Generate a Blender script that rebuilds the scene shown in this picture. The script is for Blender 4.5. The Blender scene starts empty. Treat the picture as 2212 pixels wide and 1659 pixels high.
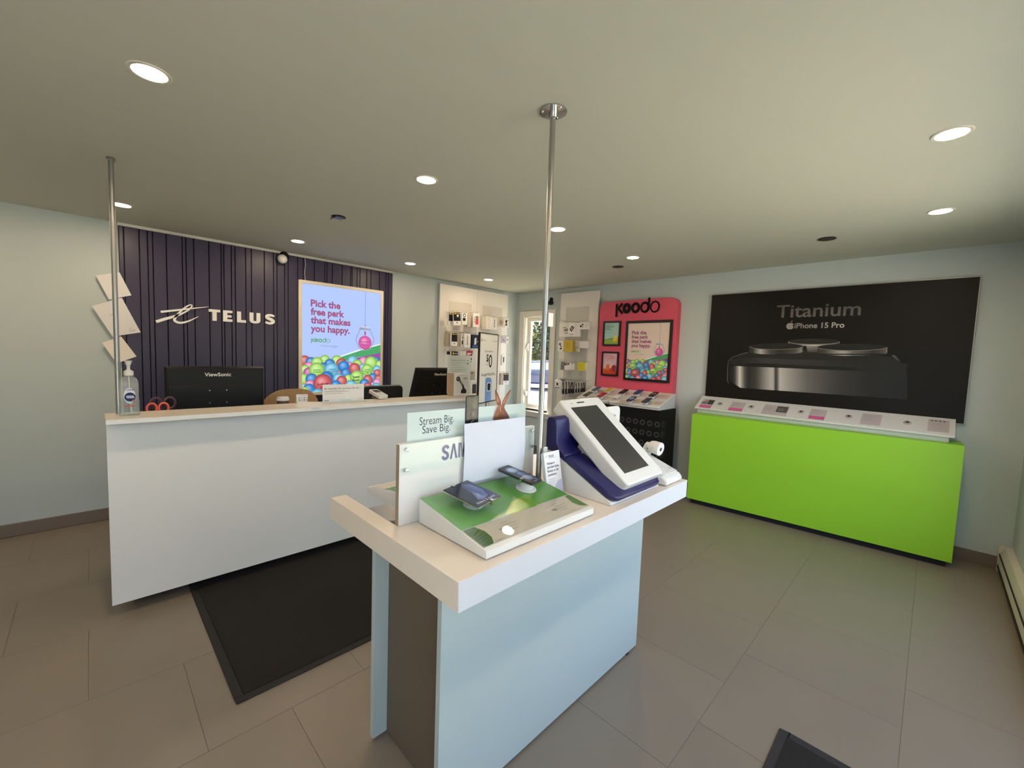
import bpy, bmesh, math, random
from mathutils import Vector, Matrix
random.seed(7)
S = bpy.context.scene
COL = S.collection
# ------------------------------------------------------------------ camera
CAM = Vector((-4.93681, -4.88340, 1.53028)); FOC = 911.711
cr = Vector((0.70802287, -0.70529383, 0.03555602)); cu = Vector((0.025756, 0.07610573, 0.99676705)); cf = Vector((0.70571967, 0.70481808, -0.07205014))
cd = bpy.data.cameras.new('camera'); cam = bpy.data.objects.new('camera', cd); COL.objects.link(cam)
cd.sensor_width = 36.0; cd.lens = 36.0 * FOC / 2212.0; cd.clip_start = 0.02; cd.clip_end = 300
M = Matrix.Identity(4)
for i in range(3):
    M[i][0] = cr[i]; M[i][1] = cu[i]; M[i][2] = -cf[i]; M[i][3] = CAM[i]
cam.matrix_world = M
S.camera = cam
# ------------------------------------------------------------------ world, sun, exposure
SKY_STRENGTH = 0.76; SUN_STRENGTH = 7.3; LAMP_STRENGTH = 105.0; EXPOSURE = 1.14
w = bpy.data.worlds.new('sky'); S.world = w; w.use_nodes = True
nt = w.node_tree; bg = nt.nodes['Background']; sk = nt.nodes.new('ShaderNodeTexSky')
sk.sky_type = 'NISHITA'; sk.sun_disc = False; sk.sun_elevation = math.radians(48); sk.sun_rotation = math.radians(25); sk.dust_density = 5.0; sk.air_density = 1.0; sk.ozone_density = 0.6
nt.links.new(sk.outputs[0], bg.inputs[0]); bg.inputs[1].default_value = SKY_STRENGTH
sd = bpy.data.lights.new('sun', 'SUN'); sun = bpy.data.objects.new('sun', sd); COL.objects.link(sun)
sd.energy = SUN_STRENGTH; sd.angle = 0.01; sd.color = (1.0, 0.95, 0.86)
sun.rotation_euler = (Vector((0.45, 0.75, 1.05))).to_track_quat('Z', 'Y').to_euler()
vs = S.view_settings
vs.view_transform = 'Standard'; vs.look = 'None'; vs.gamma = 1; vs.use_curve_mapping = False; vs.exposure = EXPOSURE
S.display_settings.display_device = 'sRGB'
cy = S.cycles
cy.max_bounces = 10; cy.diffuse_bounces = 5; cy.glossy_bounces = 4; cy.transmission_bounces = 8; cy.transparent_max_bounces = 12
cy.caustics_reflective = False; cy.caustics_refractive = False; cy.sample_clamp_indirect = 6.0
cy.use_denoising = True

# ------------------------------------------------------------------ measuring: a point of the photograph on a real plane
def ray(px, py): return cf + cr * ((px - 1106) / FOC) - cu * ((py - 829.5) / FOC)
def P(px, py, ax, v):
    d = ray(px, py); i = 'xyz'.index(ax); return CAM + d * ((v - CAM[i]) / d[i])
def PN(px, py, p0, n):
    d = ray(px, py); return CAM + d * ((Vector(p0) - CAM).dot(n) / d.dot(n))

# ------------------------------------------------------------------ materials
def lin(c):
    def f(v):
        v = v / 255.0
        return v / 12.92 if v <= 0.04045 else ((v + 0.055) / 1.055) ** 2.4
    return tuple(f(v) for v in c)
MATS = {}
def mat(name, rgb, rough=0.5, metal=0.0, spec=0.5, noise=0.0, nscale=20.0, bump=0.0, bscale=300.0, emit=0.0, coat=0.0, vary=0.0, aniso=None):
    if name in MATS: return MATS[name]
    m = bpy.data.materials.new(name); m.use_nodes = True; t = m.node_tree; b = t.nodes['Principled BSDF']
    c = lin(rgb)
    b.inputs['Base Color'].default_value = (*c, 1); b.inputs['Roughness'].default_value = rough; b.inputs['Metallic'].default_value = metal
    b.inputs['Specular IOR Level'].default_value = spec; b.inputs['Coat Weight'].default_value = coat
    tc = t.nodes.new('ShaderNodeTexCoord')
    src = None
    if noise > 0:
        n = t.nodes.new('ShaderNodeTexNoise'); n.inputs['Scale'].default_value = nscale; n.inputs['Detail'].default_value = 3
        t.links.new(tc.outputs['Object'], n.inputs['Vector'])
        mx = t.nodes.new('ShaderNodeMix'); mx.data_type = 'RGBA'
        mx.inputs[6].default_value = (*[v * (1 - noise) for v in c], 1); mx.inputs[7].default_value = (*[min(1, v * (1 + noise)) for v in c], 1)
        t.links.new(n.outputs['Fac'], mx.inputs[0]); src = mx.outputs[2]
    if vary > 0:
        oi = t.nodes.new('ShaderNodeObjectInfo'); mr = t.nodes.new('ShaderNodeMapRange')
        mr.inputs[3].default_value = 1 - vary; mr.inputs[4].default_value = 1 + vary
        t.links.new(oi.outputs['Random'], mr.inputs[0])
        hs = t.nodes.new('ShaderNodeHueSaturation'); t.links.new(mr.outputs[0], hs.inputs['Value'])
        if src: t.links.new(src, hs.inputs['Color'])
        else: hs.inputs['Color'].default_value = (*c, 1)
        src = hs.outputs[0]
    if src: t.links.new(src, b.inputs['Base Color'])
    if bump > 0:
        n2 = t.nodes.new('ShaderNodeTexNoise'); n2.inputs['Scale'].default_value = bscale; n2.inputs['Detail'].default_value = 2
        if aniso:
            mp = t.nodes.new('ShaderNodeMapping'); mp.inputs['Scale'].default_value = aniso
            t.links.new(tc.outputs['Object'], mp.inputs[0]); t.links.new(mp.outputs[0], n2.inputs['Vector'])
        else: t.links.new(tc.outputs['Object'], n2.inputs['Vector'])
        bp = t.nodes.new('ShaderNodeBump'); bp.inputs['Strength'].default_value = bump; bp.inputs['Distance'].default_value = 0.002
        t.links.new(n2.outputs['Fac'], bp.inputs['Height']); t.links.new(bp.outputs[0], b.inputs['Normal'])
    if emit > 0:
        b.inputs['Emission Color'].default_value = (*c, 1); b.inputs['Emission Strength'].default_value = emit
    MATS[name] = m; return m
def mat_print(name, rough=0.5, emit=0.0, spec=0.3):
    m = bpy.data.materials.new(name); m.use_nodes = True; t = m.node_tree; b = t.nodes['Principled BSDF']
    a = t.nodes.new('ShaderNodeVertexColor'); a.layer_name = 'Col'
    if emit == 0: t.links.new(a.outputs[0], b.inputs['Base Color'])
    b.inputs['Roughness'].default_value = rough; b.inputs['Specular IOR Level'].default_value = spec
    if emit > 0:
        t.links.new(a.outputs[0], b.inputs['Emission Color']); b.inputs['Emission Strength'].default_value = emit
        b.inputs['Base Color'].default_value = (0, 0, 0, 1)
    MATS[name] = m; return m
def mat_clear(name, tint=(1, 1, 1), gloss=0.12, rough=0.02, milky=0.0):
    m = bpy.data.materials.new(name); m.use_nodes = True; t = m.node_tree; t.nodes.clear()
    o = t.nodes.new('ShaderNodeOutputMaterial'); tr = t.nodes.new('ShaderNodeBsdfTransparent'); g = t.nodes.new('ShaderNodeBsdfGlossy'); mx = t.nodes.new('ShaderNodeMixShader'); lw = t.nodes.new('ShaderNodeLayerWeight')
    tr.inputs[0].default_value = (*tint, 1); g.inputs[0].default_value = (1, 1, 1, 1); g.inputs[1].default_value = rough; lw.inputs[0].default_value = 0.5
    pw = t.nodes.new('ShaderNodeMath'); pw.operation = 'POWER'; t.links.new(lw.outputs['Facing'], pw.inputs[0]); pw.inputs[1].default_value = 3.0
    ml = t.nodes.new('ShaderNodeMath'); ml.operation = 'MULTIPLY_ADD'; t.links.new(pw.outputs[0], ml.inputs[0]); ml.inputs[1].default_value = gloss * 2; ml.inputs[2].default_value = 0.02
    t.links.new(ml.outputs[0], mx.inputs[0]); t.links.new(tr.outputs[0], mx.inputs[1]); t.links.new(g.outputs[0], mx.inputs[2]); out = mx.outputs[0]
    if milky > 0:
        df = t.nodes.new('ShaderNodeBsdfDiffuse'); df.inputs[0].default_value = (.85, .87, .88, 1); m2 = t.nodes.new('ShaderNodeMixShader'); m2.inputs[0].default_value = milky
        t.links.new(mx.outputs[0], m2.inputs[1]); t.links.new(df.outputs[0], m2.inputs[2]); out = m2.outputs[0]
    t.links.new(out, o.inputs[0])
    MATS[name] = m; return m
def mat_perf(name, rgb, hole, ax):
    m = mat(name, rgb, 0.45); t = m.node_tree; b = t.nodes['Principled BSDF']
    g = t.nodes.new('ShaderNodeNewGeometry'); sx = t.nodes.new('ShaderNodeSeparateXYZ'); t.links.new(g.outputs['Position'], sx.inputs[0])
    def mth(op, a, v=None):
        n = t.nodes.new('ShaderNodeMath'); n.operation = op
        if isinstance(a, (int, float)): n.inputs[0].default_value = a
        else: t.links.new(a, n.inputs[0])
        if v is not None:
            if isinstance(v, (int, float)): n.inputs[1].default_value = v
            else: t.links.new(v, n.inputs[1])
        return n.outputs[0]
    u = mth('SUBTRACT', mth('FRACT', mth('DIVIDE', sx.outputs[ax], 0.0254)), 0.5); v = mth('SUBTRACT', mth('FRACT', mth('DIVIDE', sx.outputs['Z'], 0.0254)), 0.5)
    d = mth('ADD', mth('MULTIPLY', u, u), mth('MULTIPLY', v, v)); k = mth('LESS_THAN', d, 0.05)
    mx = t.nodes.new('ShaderNodeMix'); mx.data_type = 'RGBA'; t.links.new(k, mx.inputs[0])
    mx.inputs[6].default_value = (*lin(rgb), 1); mx.inputs[7].default_value = (*lin(hole), 1); t.links.new(mx.outputs[2], b.inputs['Base Color'])
    return m

# ------------------------------------------------------------------ things and parts
def thing(name, label, cat, loc, group=None):
    o = bpy.data.objects.new(name, None); COL.objects.link(o); o.location = loc; o.empty_display_size = 0.05
    o['label'] = label; o['category'] = cat
    if group: o['group'] = group
    return o
def tag(o, label, cat, group=None):
    o['label'] = label; o['category'] = cat
    if group: o['group'] = group
    return o
def origin(parent):
    v = Vector((0, 0, 0)); p = parent
    while p is not None: v += Vector(p.location); p = p.parent
    return v
class MB:
    """collects world-space geometry for ONE object"""
    def __init__(s): s.v = []; s.f = []; s.m = []; s.c = []; s.mi = 0; s.has = False; s.loose = False
    def add(s, vs, fs, cols=None):
        b = len(s.v); s.v += [Vector(v) for v in vs]
        for f in fs: s.f.append([b + i for i in f]); s.m.append(s.mi)
        s.c += (cols if cols else [(1, 1, 1)] * len(vs)); s.has |= bool(cols)
        return s
    def box(s, a, b):
        x0, y0, z0 = [min(p, q) for p, q in zip(a, b)]; x1, y1, z1 = [max(p, q) for p, q in zip(a, b)]
        return s.add([(x0, y0, z0), (x1, y0, z0), (x1, y1, z0), (x0, y1, z0), (x0, y0, z1), (x1, y0, z1), (x1, y1, z1), (x0, y1, z1)],
                     [(3, 2, 1, 0), (4, 5, 6, 7), (0, 1, 5, 4), (1, 2, 6, 5), (2, 3, 7, 6), (3, 0, 4, 7)])
    def prism(s, poly, d):
        """closed polygon of 3D points pushed along d"""
        n = len(poly); d = Vector(d); a = [Vector(p) for p in poly]
        return s.add(a + [p + d for p in a], [list(range(n))[::-1], list(range(n, 2 * n))] + [(i, (i + 1) % n, n + (i + 1) % n, n + i) for i in range(n)])
    def tube(s, pts, r, n=12, caps=True):
        pts = [Vector(p) for p in pts]; rs = r if isinstance(r, (list, tuple)) else [r] * len(pts); k = len(pts); vs = []
        up = None
        for i, p in enumerate(pts):
            t = (pts[min(i + 1, k - 1)] - pts[max(i - 1, 0)]).normalized()
            if up is None:
                up = Vector((0, 0, 1)) if abs(t.z) < 0.9 else Vector((1, 0, 0))
            x = up.cross(t).normalized(); y = t.cross(x); up = y if abs(y.dot(t)) < 0.9 else up
            for j in range(n):
                a = 2 * math.pi * j / n; vs.append(p + (x * math.cos(a) + y * math.sin(a)) * rs[i])
        fs = [(i * n + j, i * n + (j + 1) % n, (i + 1) * n + (j + 1) % n, (i + 1) * n + j) for i in range(k - 1) for j in range(n)]
        if caps: fs += [list(range(n))[::-1], list(range((k - 1) * n, k * n))]
        return s.add(vs, fs)
    def lathe(s, c, prof, n=20, ax=(0, 0, 1), sx=1.0, sy=1.0):
        ax = Vector(ax).normalized(); x = (Vector((1, 0, 0)) if abs(ax.x) < 0.9 else Vector((0, 1, 0))); x = (x - ax * x.dot(ax)).normalized(); y = ax.cross(x); c = Vector(c); vs = []
        for r, h in prof:
            for j in range(n):
                a = 2 * math.pi * j / n; vs.append(c + ax * h + x * (math.cos(a) * r * sx) + y * (math.sin(a) * r * sy))
        k = len(prof)
        fs = [(i * n + j, i * n + (j + 1) % n, (i + 1) * n + (j + 1) % n, (i + 1) * n + j) for i in range(k - 1) for j in range(n)]
        if prof[0][0] > 1e-6: fs.append(list(range(n))[::-1])
        if prof[-1][0] > 1e-6: fs.append(list(range((k - 1) * n, k * n)))
        return s.add(vs, fs)
    def ball(s, c, r, n=16, sc=(1, 1, 1)):
        c = Vector(c); vs = []; k = n // 2
        for i in range(k + 1):
            th = math.pi * i / k
            for j in range(n):
                a = 2 * math.pi * j / n; vs.append(c + Vector((math.sin(th) * math.cos(a) * sc[0], math.sin(th) * math.sin(a) * sc[1], math.cos(th) * sc[2])) * r)
        return s.add(vs, [(i * n + j, (i + 1) * n + j, (i + 1) * n + (j + 1) % n, i * n + (j + 1) % n) for i in range(k) for j in range(n)])
    def build(s, name, mats, parent=None, bevel=0.0, kind=None, label=None, segs=2, sharp=35):
        me = bpy.data.meshes.new(name); off = origin(parent)
        if parent is None and kind != 'structure':
            n = len(s.v); off = Vector((sum(v.x for v in s.v) / n, sum(v.y for v in s.v) / n, min(v.z for v in s.v)))
        me.from_pydata([v - off for v in s.v], [], s.f); me.validate(); me.update()
        for m in (mats if isinstance(mats, (list, tuple)) else [mats]): me.materials.append(m)
        if len(me.polygons) == len(s.m): me.polygons.foreach_set('material_index', s.m)
        if s.has:
            ca = me.color_attributes.new('Col', 'FLOAT_COLOR', 'POINT')
            ca.data.foreach_set('color', [q for c in s.c for q in (*c, 1.0)])
        else:
            bm = bmesh.new(); bm.from_mesh(me)
            if not s.loose: bmesh.ops.remove_doubles(bm, verts=bm.verts, dist=1e-6)
            bmesh.ops.recalc_face_normals(bm, faces=bm.faces); bm.to_mesh(me); bm.free()
        me.polygons.foreach_set('use_smooth', [True] * len(me.polygons)); me.set_sharp_from_angle(angle=math.radians(sharp))
        o = bpy.data.objects.new(name, me); COL.objects.link(o)
        if parent is not None: o.parent = parent
        else: o.location = off if kind != 'structure' else (0, 0, 0)
        if bevel > 0:
            b = o.modifiers.new('bevel', 'BEVEL'); b.width = bevel; b.segments = segs; b.limit_method = 'ANGLE'; b.angle_limit = math.radians(40)
        if kind: o['kind'] = kind
        if label: o['label'] = label
        return o
def struct(name, mb, m, parent=None, **k): return mb.build(name, m, parent, kind='structure' if parent is None else None, **k)
def dup(o, loc, label=None, rot=None):
    c = o.copy(); COL.objects.link(c); c.location = loc
    if rot is not None: c.rotation_euler = rot
    if label: c['label'] = label
    for ch in o.children:
        d = ch.copy(); COL.objects.link(d); d.parent = c
        for g in ch.children:
            e = g.copy(); COL.objects.link(e); e.parent = d
    return c
def rrect(w, h, r, n=5, x=0.0, y=0.0):
    p = []
    for cx, cy, a0 in ((w / 2 - r, h / 2 - r, 0), (-w / 2 + r, h / 2 - r, 90), (-w / 2 + r, -h / 2 + r, 180), (w / 2 - r, -h / 2 + r, 270)):
        for i in range(n + 1):
            a = math.radians(a0 + 90 * i / n); p.append((x + cx + r * math.cos(a), y + cy + r * math.sin(a)))
    return p
class Frame:
    """a flat sheet: origin, unit u (to its right), v (up), n (towards the viewer)"""
    def __init__(s, o, u, v): s.o = Vector(o); s.u = Vector(u).normalized(); s.v = Vector(v).normalized(); s.n = s.u.cross(s.v).normalized()
    def p(s, u, v, h=0.0): return s.o + s.u * u + s.v * v + s.n * h
    def uv(s, q): d = Vector(q) - s.o; return (d.dot(s.u), d.dot(s.v))
def wallA(o): return Frame(o, (1, 0, 0), (0, 0, 1))
def wallB(o): return Frame(o, (0, -1, 0), (0, 0, 1))
# ------------------------------------------------------------------ lettering and flat print
TG = {}
def text_geo(st, bold=0.0, res=3, shear=0.0):
    k = (st, bold, res, shear)
    if k in TG: return TG[k]
    cu_ = bpy.data.curves.new('t', 'FONT'); cu_.body = st; cu_.size = 1.0; cu_.resolution_u = res; cu_.offset = bold; cu_.shear = shear
    ob = bpy.data.objects.new('t', cu_); COL.objects.link(ob)
    dg = bpy.context.evaluated_depsgraph_get(); me = ob.evaluated_get(dg).to_mesh()
    vs = [(v.co.x, v.co.y) for v in me.vertices]; fs = [list(p.vertices) for p in me.polygons]
    ob.evaluated_get(dg).to_mesh_clear(); bpy.data.objects.remove(ob); bpy.data.curves.remove(cu_)
    TG[k] = (vs, fs); return TG[k]
def clip_poly(poly, x0, y0, x1, y1):
    """poly: list of (u, v, colour); clipped against a rectangle"""
    def cut(ps, ax, lim, keep):
        out = []
        for i in range(len(ps)):
            a, b = ps[i], ps[(i + 1) % len(ps)]; ia, ib = keep(a[ax], lim), keep(b[ax], lim)
            if ia: out.append(a)
            if ia != ib:
                t = (lim - a[ax]) / (b[ax] - a[ax]); out.append((a[0] + (b[0] - a[0]) * t, a[1] + (b[1] - a[1]) * t, tuple(p + (q - p) * t for p, q in zip(a[2], b[2]))))
        return out
    ge = lambda a, b: a >= b; le = lambda a, b: a <= b
    for ax, lim, kf in ((0, x0, ge), (0, x1, le), (1, y0, ge), (1, y1, le)):
        if len(poly) < 3: return []
        poly = cut(poly, ax, lim, kf)
    return poly
class Print:
    def __init__(s, fr, rect=None, step=0.00012, base=0.0006): s.fr = fr; s.mb = MB(); s.h = base; s.step = step; s.rect = rect
    def up(s): s.h += s.step
    def poly(s, pts, col, raw=False):
        """pts (u, v); col one sRGB colour or one for each point"""
        if isinstance(col[0], (int, float)): cs = [lin(col)] * len(pts)
        else: cs = [lin(c) for c in col]
        q = [(p[0], p[1], c) for p, c in zip(pts, cs)]
        if s.rect: q = clip_poly(q, *s.rect)
        if len(q) >= 3: s.mb.add([s.fr.p(a[0], a[1], s.h) for a in q], [list(range(len(q)))], [a[2] for a in q])
    def rectg(s, x0, y0, x1, y1, col):
        s.poly([(x0, y0), (x1, y0), (x1, y1), (x0, y1)], col); s.up()
    def strip(s, top, bot, cols):
        for i in range(len(top) - 1): s.poly([bot[i], bot[i + 1], top[i + 1], top[i]], [cols[i], cols[i + 1], cols[i + 1], cols[i]])
        s.up()
    def disc(s, x, y, r, col, rim=None, hi=None, n=22, ry=None):
        ry = ry or r; rim = rim or col; hi = hi or col
        rings = [(0.0, hi, -0.25, 0.35), (0.55, col, -0.1, 0.14), (0.9, rim, 0, 0), (1.0, rim, 0, 0)]
        pt = lambda k, j: (x + r * (rings[k][2] + rings[k][0] * math.cos(2 * math.pi * j / n)), y + ry * (rings[k][3] + rings[k][0] * math.sin(2 * math.pi * j / n)))
        for j in range(n):
            s.poly([pt(0, j), pt(1, j), pt(1, j + 1)], [rings[0][1], rings[1][1], rings[1][1]])
            for k in (1, 2): s.poly([pt(k, j), pt(k + 1, j), pt(k + 1, j + 1), pt(k, j + 1)], [rings[k][1], rings[k + 1][1], rings[k + 1][1], rings[k][1]])
        s.up()
    def ring(s, x, y, r0, r1, col, n=28, dx=0.0, dy=0.0):
        for j in range(n):
            a, b = 2 * math.pi * j / n, 2 * math.pi * (j + 1) / n
            s.poly([(x + dx + r0 * math.cos(a), y + dy + r0 * math.sin(a)), (x + r1 * math.cos(a), y + r1 * math.sin(a)), (x + r1 * math.cos(b), y + r1 * math.sin(b)), (x + dx + r0 * math.cos(b), y + dy + r0 * math.sin(b))], col)
        s.up()
    def line(s, pts, wd, col):
        for (a, b) in zip(pts[:-1], pts[1:]):
            d = Vector((b[0] - a[0], b[1] - a[1])); l = d.length or 1; nx, ny = -d.y / l * wd / 2, d.x / l * wd / 2
            s.poly([(a[0] - nx, a[1] - ny), (b[0] - nx, b[1] - ny), (b[0] + nx, b[1] + ny), (a[0] + nx, a[1] + ny)], col)
        s.up()
    def text(s, st, x, y, size, col, bold=0.0, width=None, align='l', shear=0.0, rot=0.0, grad=None, res=3):
        vs, fs = text_geo(st, bold, res, shear)
        if not vs: return
        x0 = min(v[0] for v in vs); x1 = max(v[0] for v in vs); y0 = min(v[1] for v in vs); y1 = max(v[1] for v in vs)
        kx = width / (x1 - x0) if width else size; o = {'l': 0, 'c': 0.5, 'r': 1}[align] * (x1 - x0)
        ca, sa = math.cos(rot), math.sin(rot)
        for f in fs:
            q = []; cs = []
            for i in f:
                u, v = (vs[i][0] - x0 - o) * kx, vs[i][1] * size
                q.append((x + u * ca - v * sa, y + u * sa + v * ca))
                cs.append(grad((vs[i][0] - x0) / (x1 - x0), (vs[i][1] - y0) / (y1 - y0)) if grad else col)
            s.poly(q, cs)
        s.up()
    def build(s, name, m, parent, **k): return s.mb.build(name, m, parent, **k)
def koodo_word(pr, x, y, h, col, kx=1.0):
    """K with a dropped stem, three rings, d, rings getting thinner; h = x height, kx = width against height"""
    fr0 = pr.fr; rc = pr.rect
    fr1 = Frame(fr0.o, fr0.u, fr0.v); fr1.p = lambda u, v, w=0.0: fr0.p(x + (u - x) * kx, v, w); pr.fr = fr1; pr.rect = None
    def thick(a, b, wd): pr.line([a, b], wd, col)
    sw = 0.21 * h
    thick((x + sw / 2, y - 0.28 * h), (x + sw / 2, y + 0.97 * h), sw); pr.line([(x + 0.80 * h, y + 0.96 * h), (x + 0.24 * h, y + 0.48 * h)], 0.23 * h, col); pr.line([(x + 0.30 * h, y + 0.54 * h), (x + 0.86 * h, y + 0.05 * h)], 0.23 * h, col)
    cx = x + 1.36 * h
    pr.ring(cx, y + h * .5, 0.17 * h, 0.5 * h, col); cx += 1.07 * h
    pr.ring(cx, y + h * .5, 0.25 * h, 0.51 * h, col); cx += 1.1 * h
    pr.ring(cx, y + h * .5, 0.32 * h, 0.52 * h, col, dx=-0.03 * h); thick((cx + .43 * h, y + 0.3 * h), (cx + .43 * h, y + 1.36 * h), 0.19 * h); cx += 1.12 * h
    pr.ring(cx, y + h * .5, 0.40 * h, 0.53 * h, col)
    pr.fr = fr0; pr.rect = rc
    return (cx + 0.53 * h - x) * kx
def stroke_solid(mb, fr, pts, wid, th, h0=0.0):
    """a pen stroke with a width at each point, raised th off the sheet"""
    L = []; R = []; n = len(pts)
    for i, p in enumerate(pts):
        a = Vector(pts[max(i - 1, 0)]); b = Vector(pts[min(i + 1, n - 1)]); d = (b - a).normalized(); nn = Vector((-d.y, d.x)); wv = (wid[i] if isinstance(wid, (list, tuple)) else wid) / 2
        L.append(Vector(p) + nn * wv); R.append(Vector(p) - nn * wv)
    vs = [fr.p(q.x, q.y, h) for h in (h0, h0 + th) for q in R + L]; m = 2 * n; fs = []
    for i in range(n - 1):
        fs += [(m + i, m + i + 1, m + n + i + 1, m + n + i), (n + i, n + i + 1, i + 1, i), (i, i + 1, m + i + 1, m + i), (n + i + 1, n + i, m + n + i, m + n + i + 1)]
    fs += [(0, m, m + n, n), (n - 1, 2 * n - 1, m + 2 * n - 1, m + n - 1)]
    mb.add(vs, fs)
def bez(pts, n=10):
    """Catmull-Rom through 2D points"""
    out = []; k = len(pts)
    for i in range(k - 1):
        p0, p1, p2, p3 = [Vector(pts[min(max(j, 0), k - 1)]) for j in (i - 1, i, i + 1, i + 2)]
        for j in range(n):
            t = j / n; out.append(0.5 * ((2 * p1) + (p2 - p0) * t + (2 * p0 - 5 * p1 + 4 * p2 - p3) * t * t + (3 * p1 - p0 - 3 * p2 + p3) * t ** 3))
    out.append(Vector(pts[-1])); return [(p.x, p.y) for p in out]
def lerp(a, b, t): return a + (b - a) * t

# ------------------------------------------------------------------ palette
W_PAINT = mat('wall paint', (190, 200, 200), 0.75, bump=0.06, bscale=180, noise=0.02, nscale=3)
C_PAINT = mat('ceiling paint', (192, 193, 180), 0.85, bump=0.05, bscale=160, noise=0.015, nscale=2)
WHITE_TRIM = mat('white trim', (226, 224, 216), 0.45, noise=0.02, nscale=8)
TILE = mat('floor tile', (128, 117, 104), 0.36, spec=0.45, noise=0.07, nscale=2.2, bump=0.03, bscale=90, vary=0.02)
GROUT = mat('grout', (112, 102, 91), 0.9, noise=0.05)
BASE_TILE = mat('base tile', (120, 106, 94), 0.45, noise=0.06, nscale=6)
LAM_W = mat('white laminate', (204, 206, 213), 0.38, noise=0.012, nscale=5)
LAM_C = mat('white counter laminate', (226, 225, 224), 0.42, noise=0.012, nscale=5)
LAM_TOP = mat('warm-lit laminate top', (222, 210, 196), 0.32, noise=0.015, nscale=6)  # same white laminate, warm lamp light tinted into the colour
BLUE_GREY = mat('blue grey laminate', (180, 190, 186), 0.42, noise=0.015, nscale=6)
NAVY = mat('navy slat paint', (52, 47, 74), 0.4, noise=0.04, nscale=5)
NAVY_GAP = mat('navy groove', (12, 11, 20), 0.8, noise=0.02)
BLACK = mat('black plastic', (11, 11, 12), 0.42, spec=0.3, noise=0.05)
BLACK_M = mat('matt black', (14, 14, 15), 0.75, noise=0.05)
WHITE_P = mat('white plastic', (214, 213, 210), 0.32, noise=0.01)
PAPER = mat('paper', (224, 223, 224), 0.8, noise=0.01)
STEEL = mat('brushed steel', (170, 170, 168), 0.3, metal=1.0, bump=0.08, bscale=60, aniso=(40, 40, 1))
CHROME = mat('chrome', (205, 205, 205), 0.12, metal=1.0, noise=0.01)
GREEN = mat('green laminate', (146, 204, 44), 0.42, noise=0.012, nscale=4)
PINK = mat('raspberry laminate', (216, 82, 106), 0.5, noise=0.015, nscale=6)
MAT_FIB = mat('mat fibre', (22, 16, 13), 0.95, noise=0.35, nscale=160, bump=0.6, bscale=400)
MAT_RUB = mat('mat rubber', (34, 31, 31), 0.8, noise=0.1, nscale=60)
WOOD = mat('plywood', (176, 140, 100), 0.45, noise=0.12, nscale=14)
CARDB = mat('box side', (176, 158, 132), 0.7, noise=0.05)
NAVY_P = mat('navy plastic', (22, 19, 80), 0.3, noise=0.03)
CLEAR = mat_clear('clear acrylic', (0.95, 0.98, 0.975), 0.10)
GLASS = mat_clear('window glass', (0.97, 0.99, 0.98), 0.12)
PRINT = mat_print('print', 0.55)
PRINT_G = mat_print('gloss print', 0.22, spec=0.5)
SCREEN = mat_print('lit poster', 0.4, emit=0.47)
# ================================================================== THE SETTING
H = 2.5; X0, Y0 = -6.3, -5.4
# floor: a mortar bed with every tile a piece of its own
fl = struct('floor', MB().box((X0 - .15, Y0 - .15, -0.15), (0.15, 0.15, -0.0016)), GROUT)
TL = 0.61; tile_mesh = {}
for r in range(-4, 6):
    ya = -3.068 + r * TL; yb = ya + TL
    off = -4.05 if r % 2 == 0 else -4.37
    for k in range(-6, 9):
        xa = off + k * TL; xb = xa + TL
        x0_, x1_, y0_, y1_ = max(xa, X0), min(xb, 0), max(ya, Y0), min(yb, 0)
        if x1_ - x0_ < 0.02 or y1_ - y0_ < 0.02: continue
        key = (round(x1_ - x0_, 3), round(y1_ - y0_, 3))
        if key not in tile_mesh:
            t = MB().box((0.0007, 0.0007, -0.0016), (key[0] - 0.0007, key[1] - 0.0007, 0)).build('tile', TILE, fl, bevel=0.0004, segs=1)
            tile_mesh[key] = t
        else:
            t = tile_mesh[key].copy(); COL.objects.link(t)
        t.location = (x0_, y0_, 0)
struct('ceiling', MB().box((X0 - .15, Y0 - .15, H), (0.15, 0.15, H + 0.25)), C_PAINT)
struct('wall_back', MB().box((X0, 0, -0.1), (0.15, 0.15, H)), W_PAINT)
struct('wall_left', MB().box((X0 - .15, Y0 - .15, -0.1), (X0, 0.15, H)), W_PAINT)
# right wall with the casement opening
WY0, WY1, WZ0, WZ1 = -0.742, -0.195, 0.665, 2.12
b = MB().box((0, WY1, -0.1), (0.15, 0, H)).box((0, Y0, -0.1), (0.15, WY0, H)).box((0, WY0, -0.1), (0.15, WY1, WZ0)).box((0, WY0, WZ1), (0.15, WY1, H))
struct('wall_right', b, W_PAINT)
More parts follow.
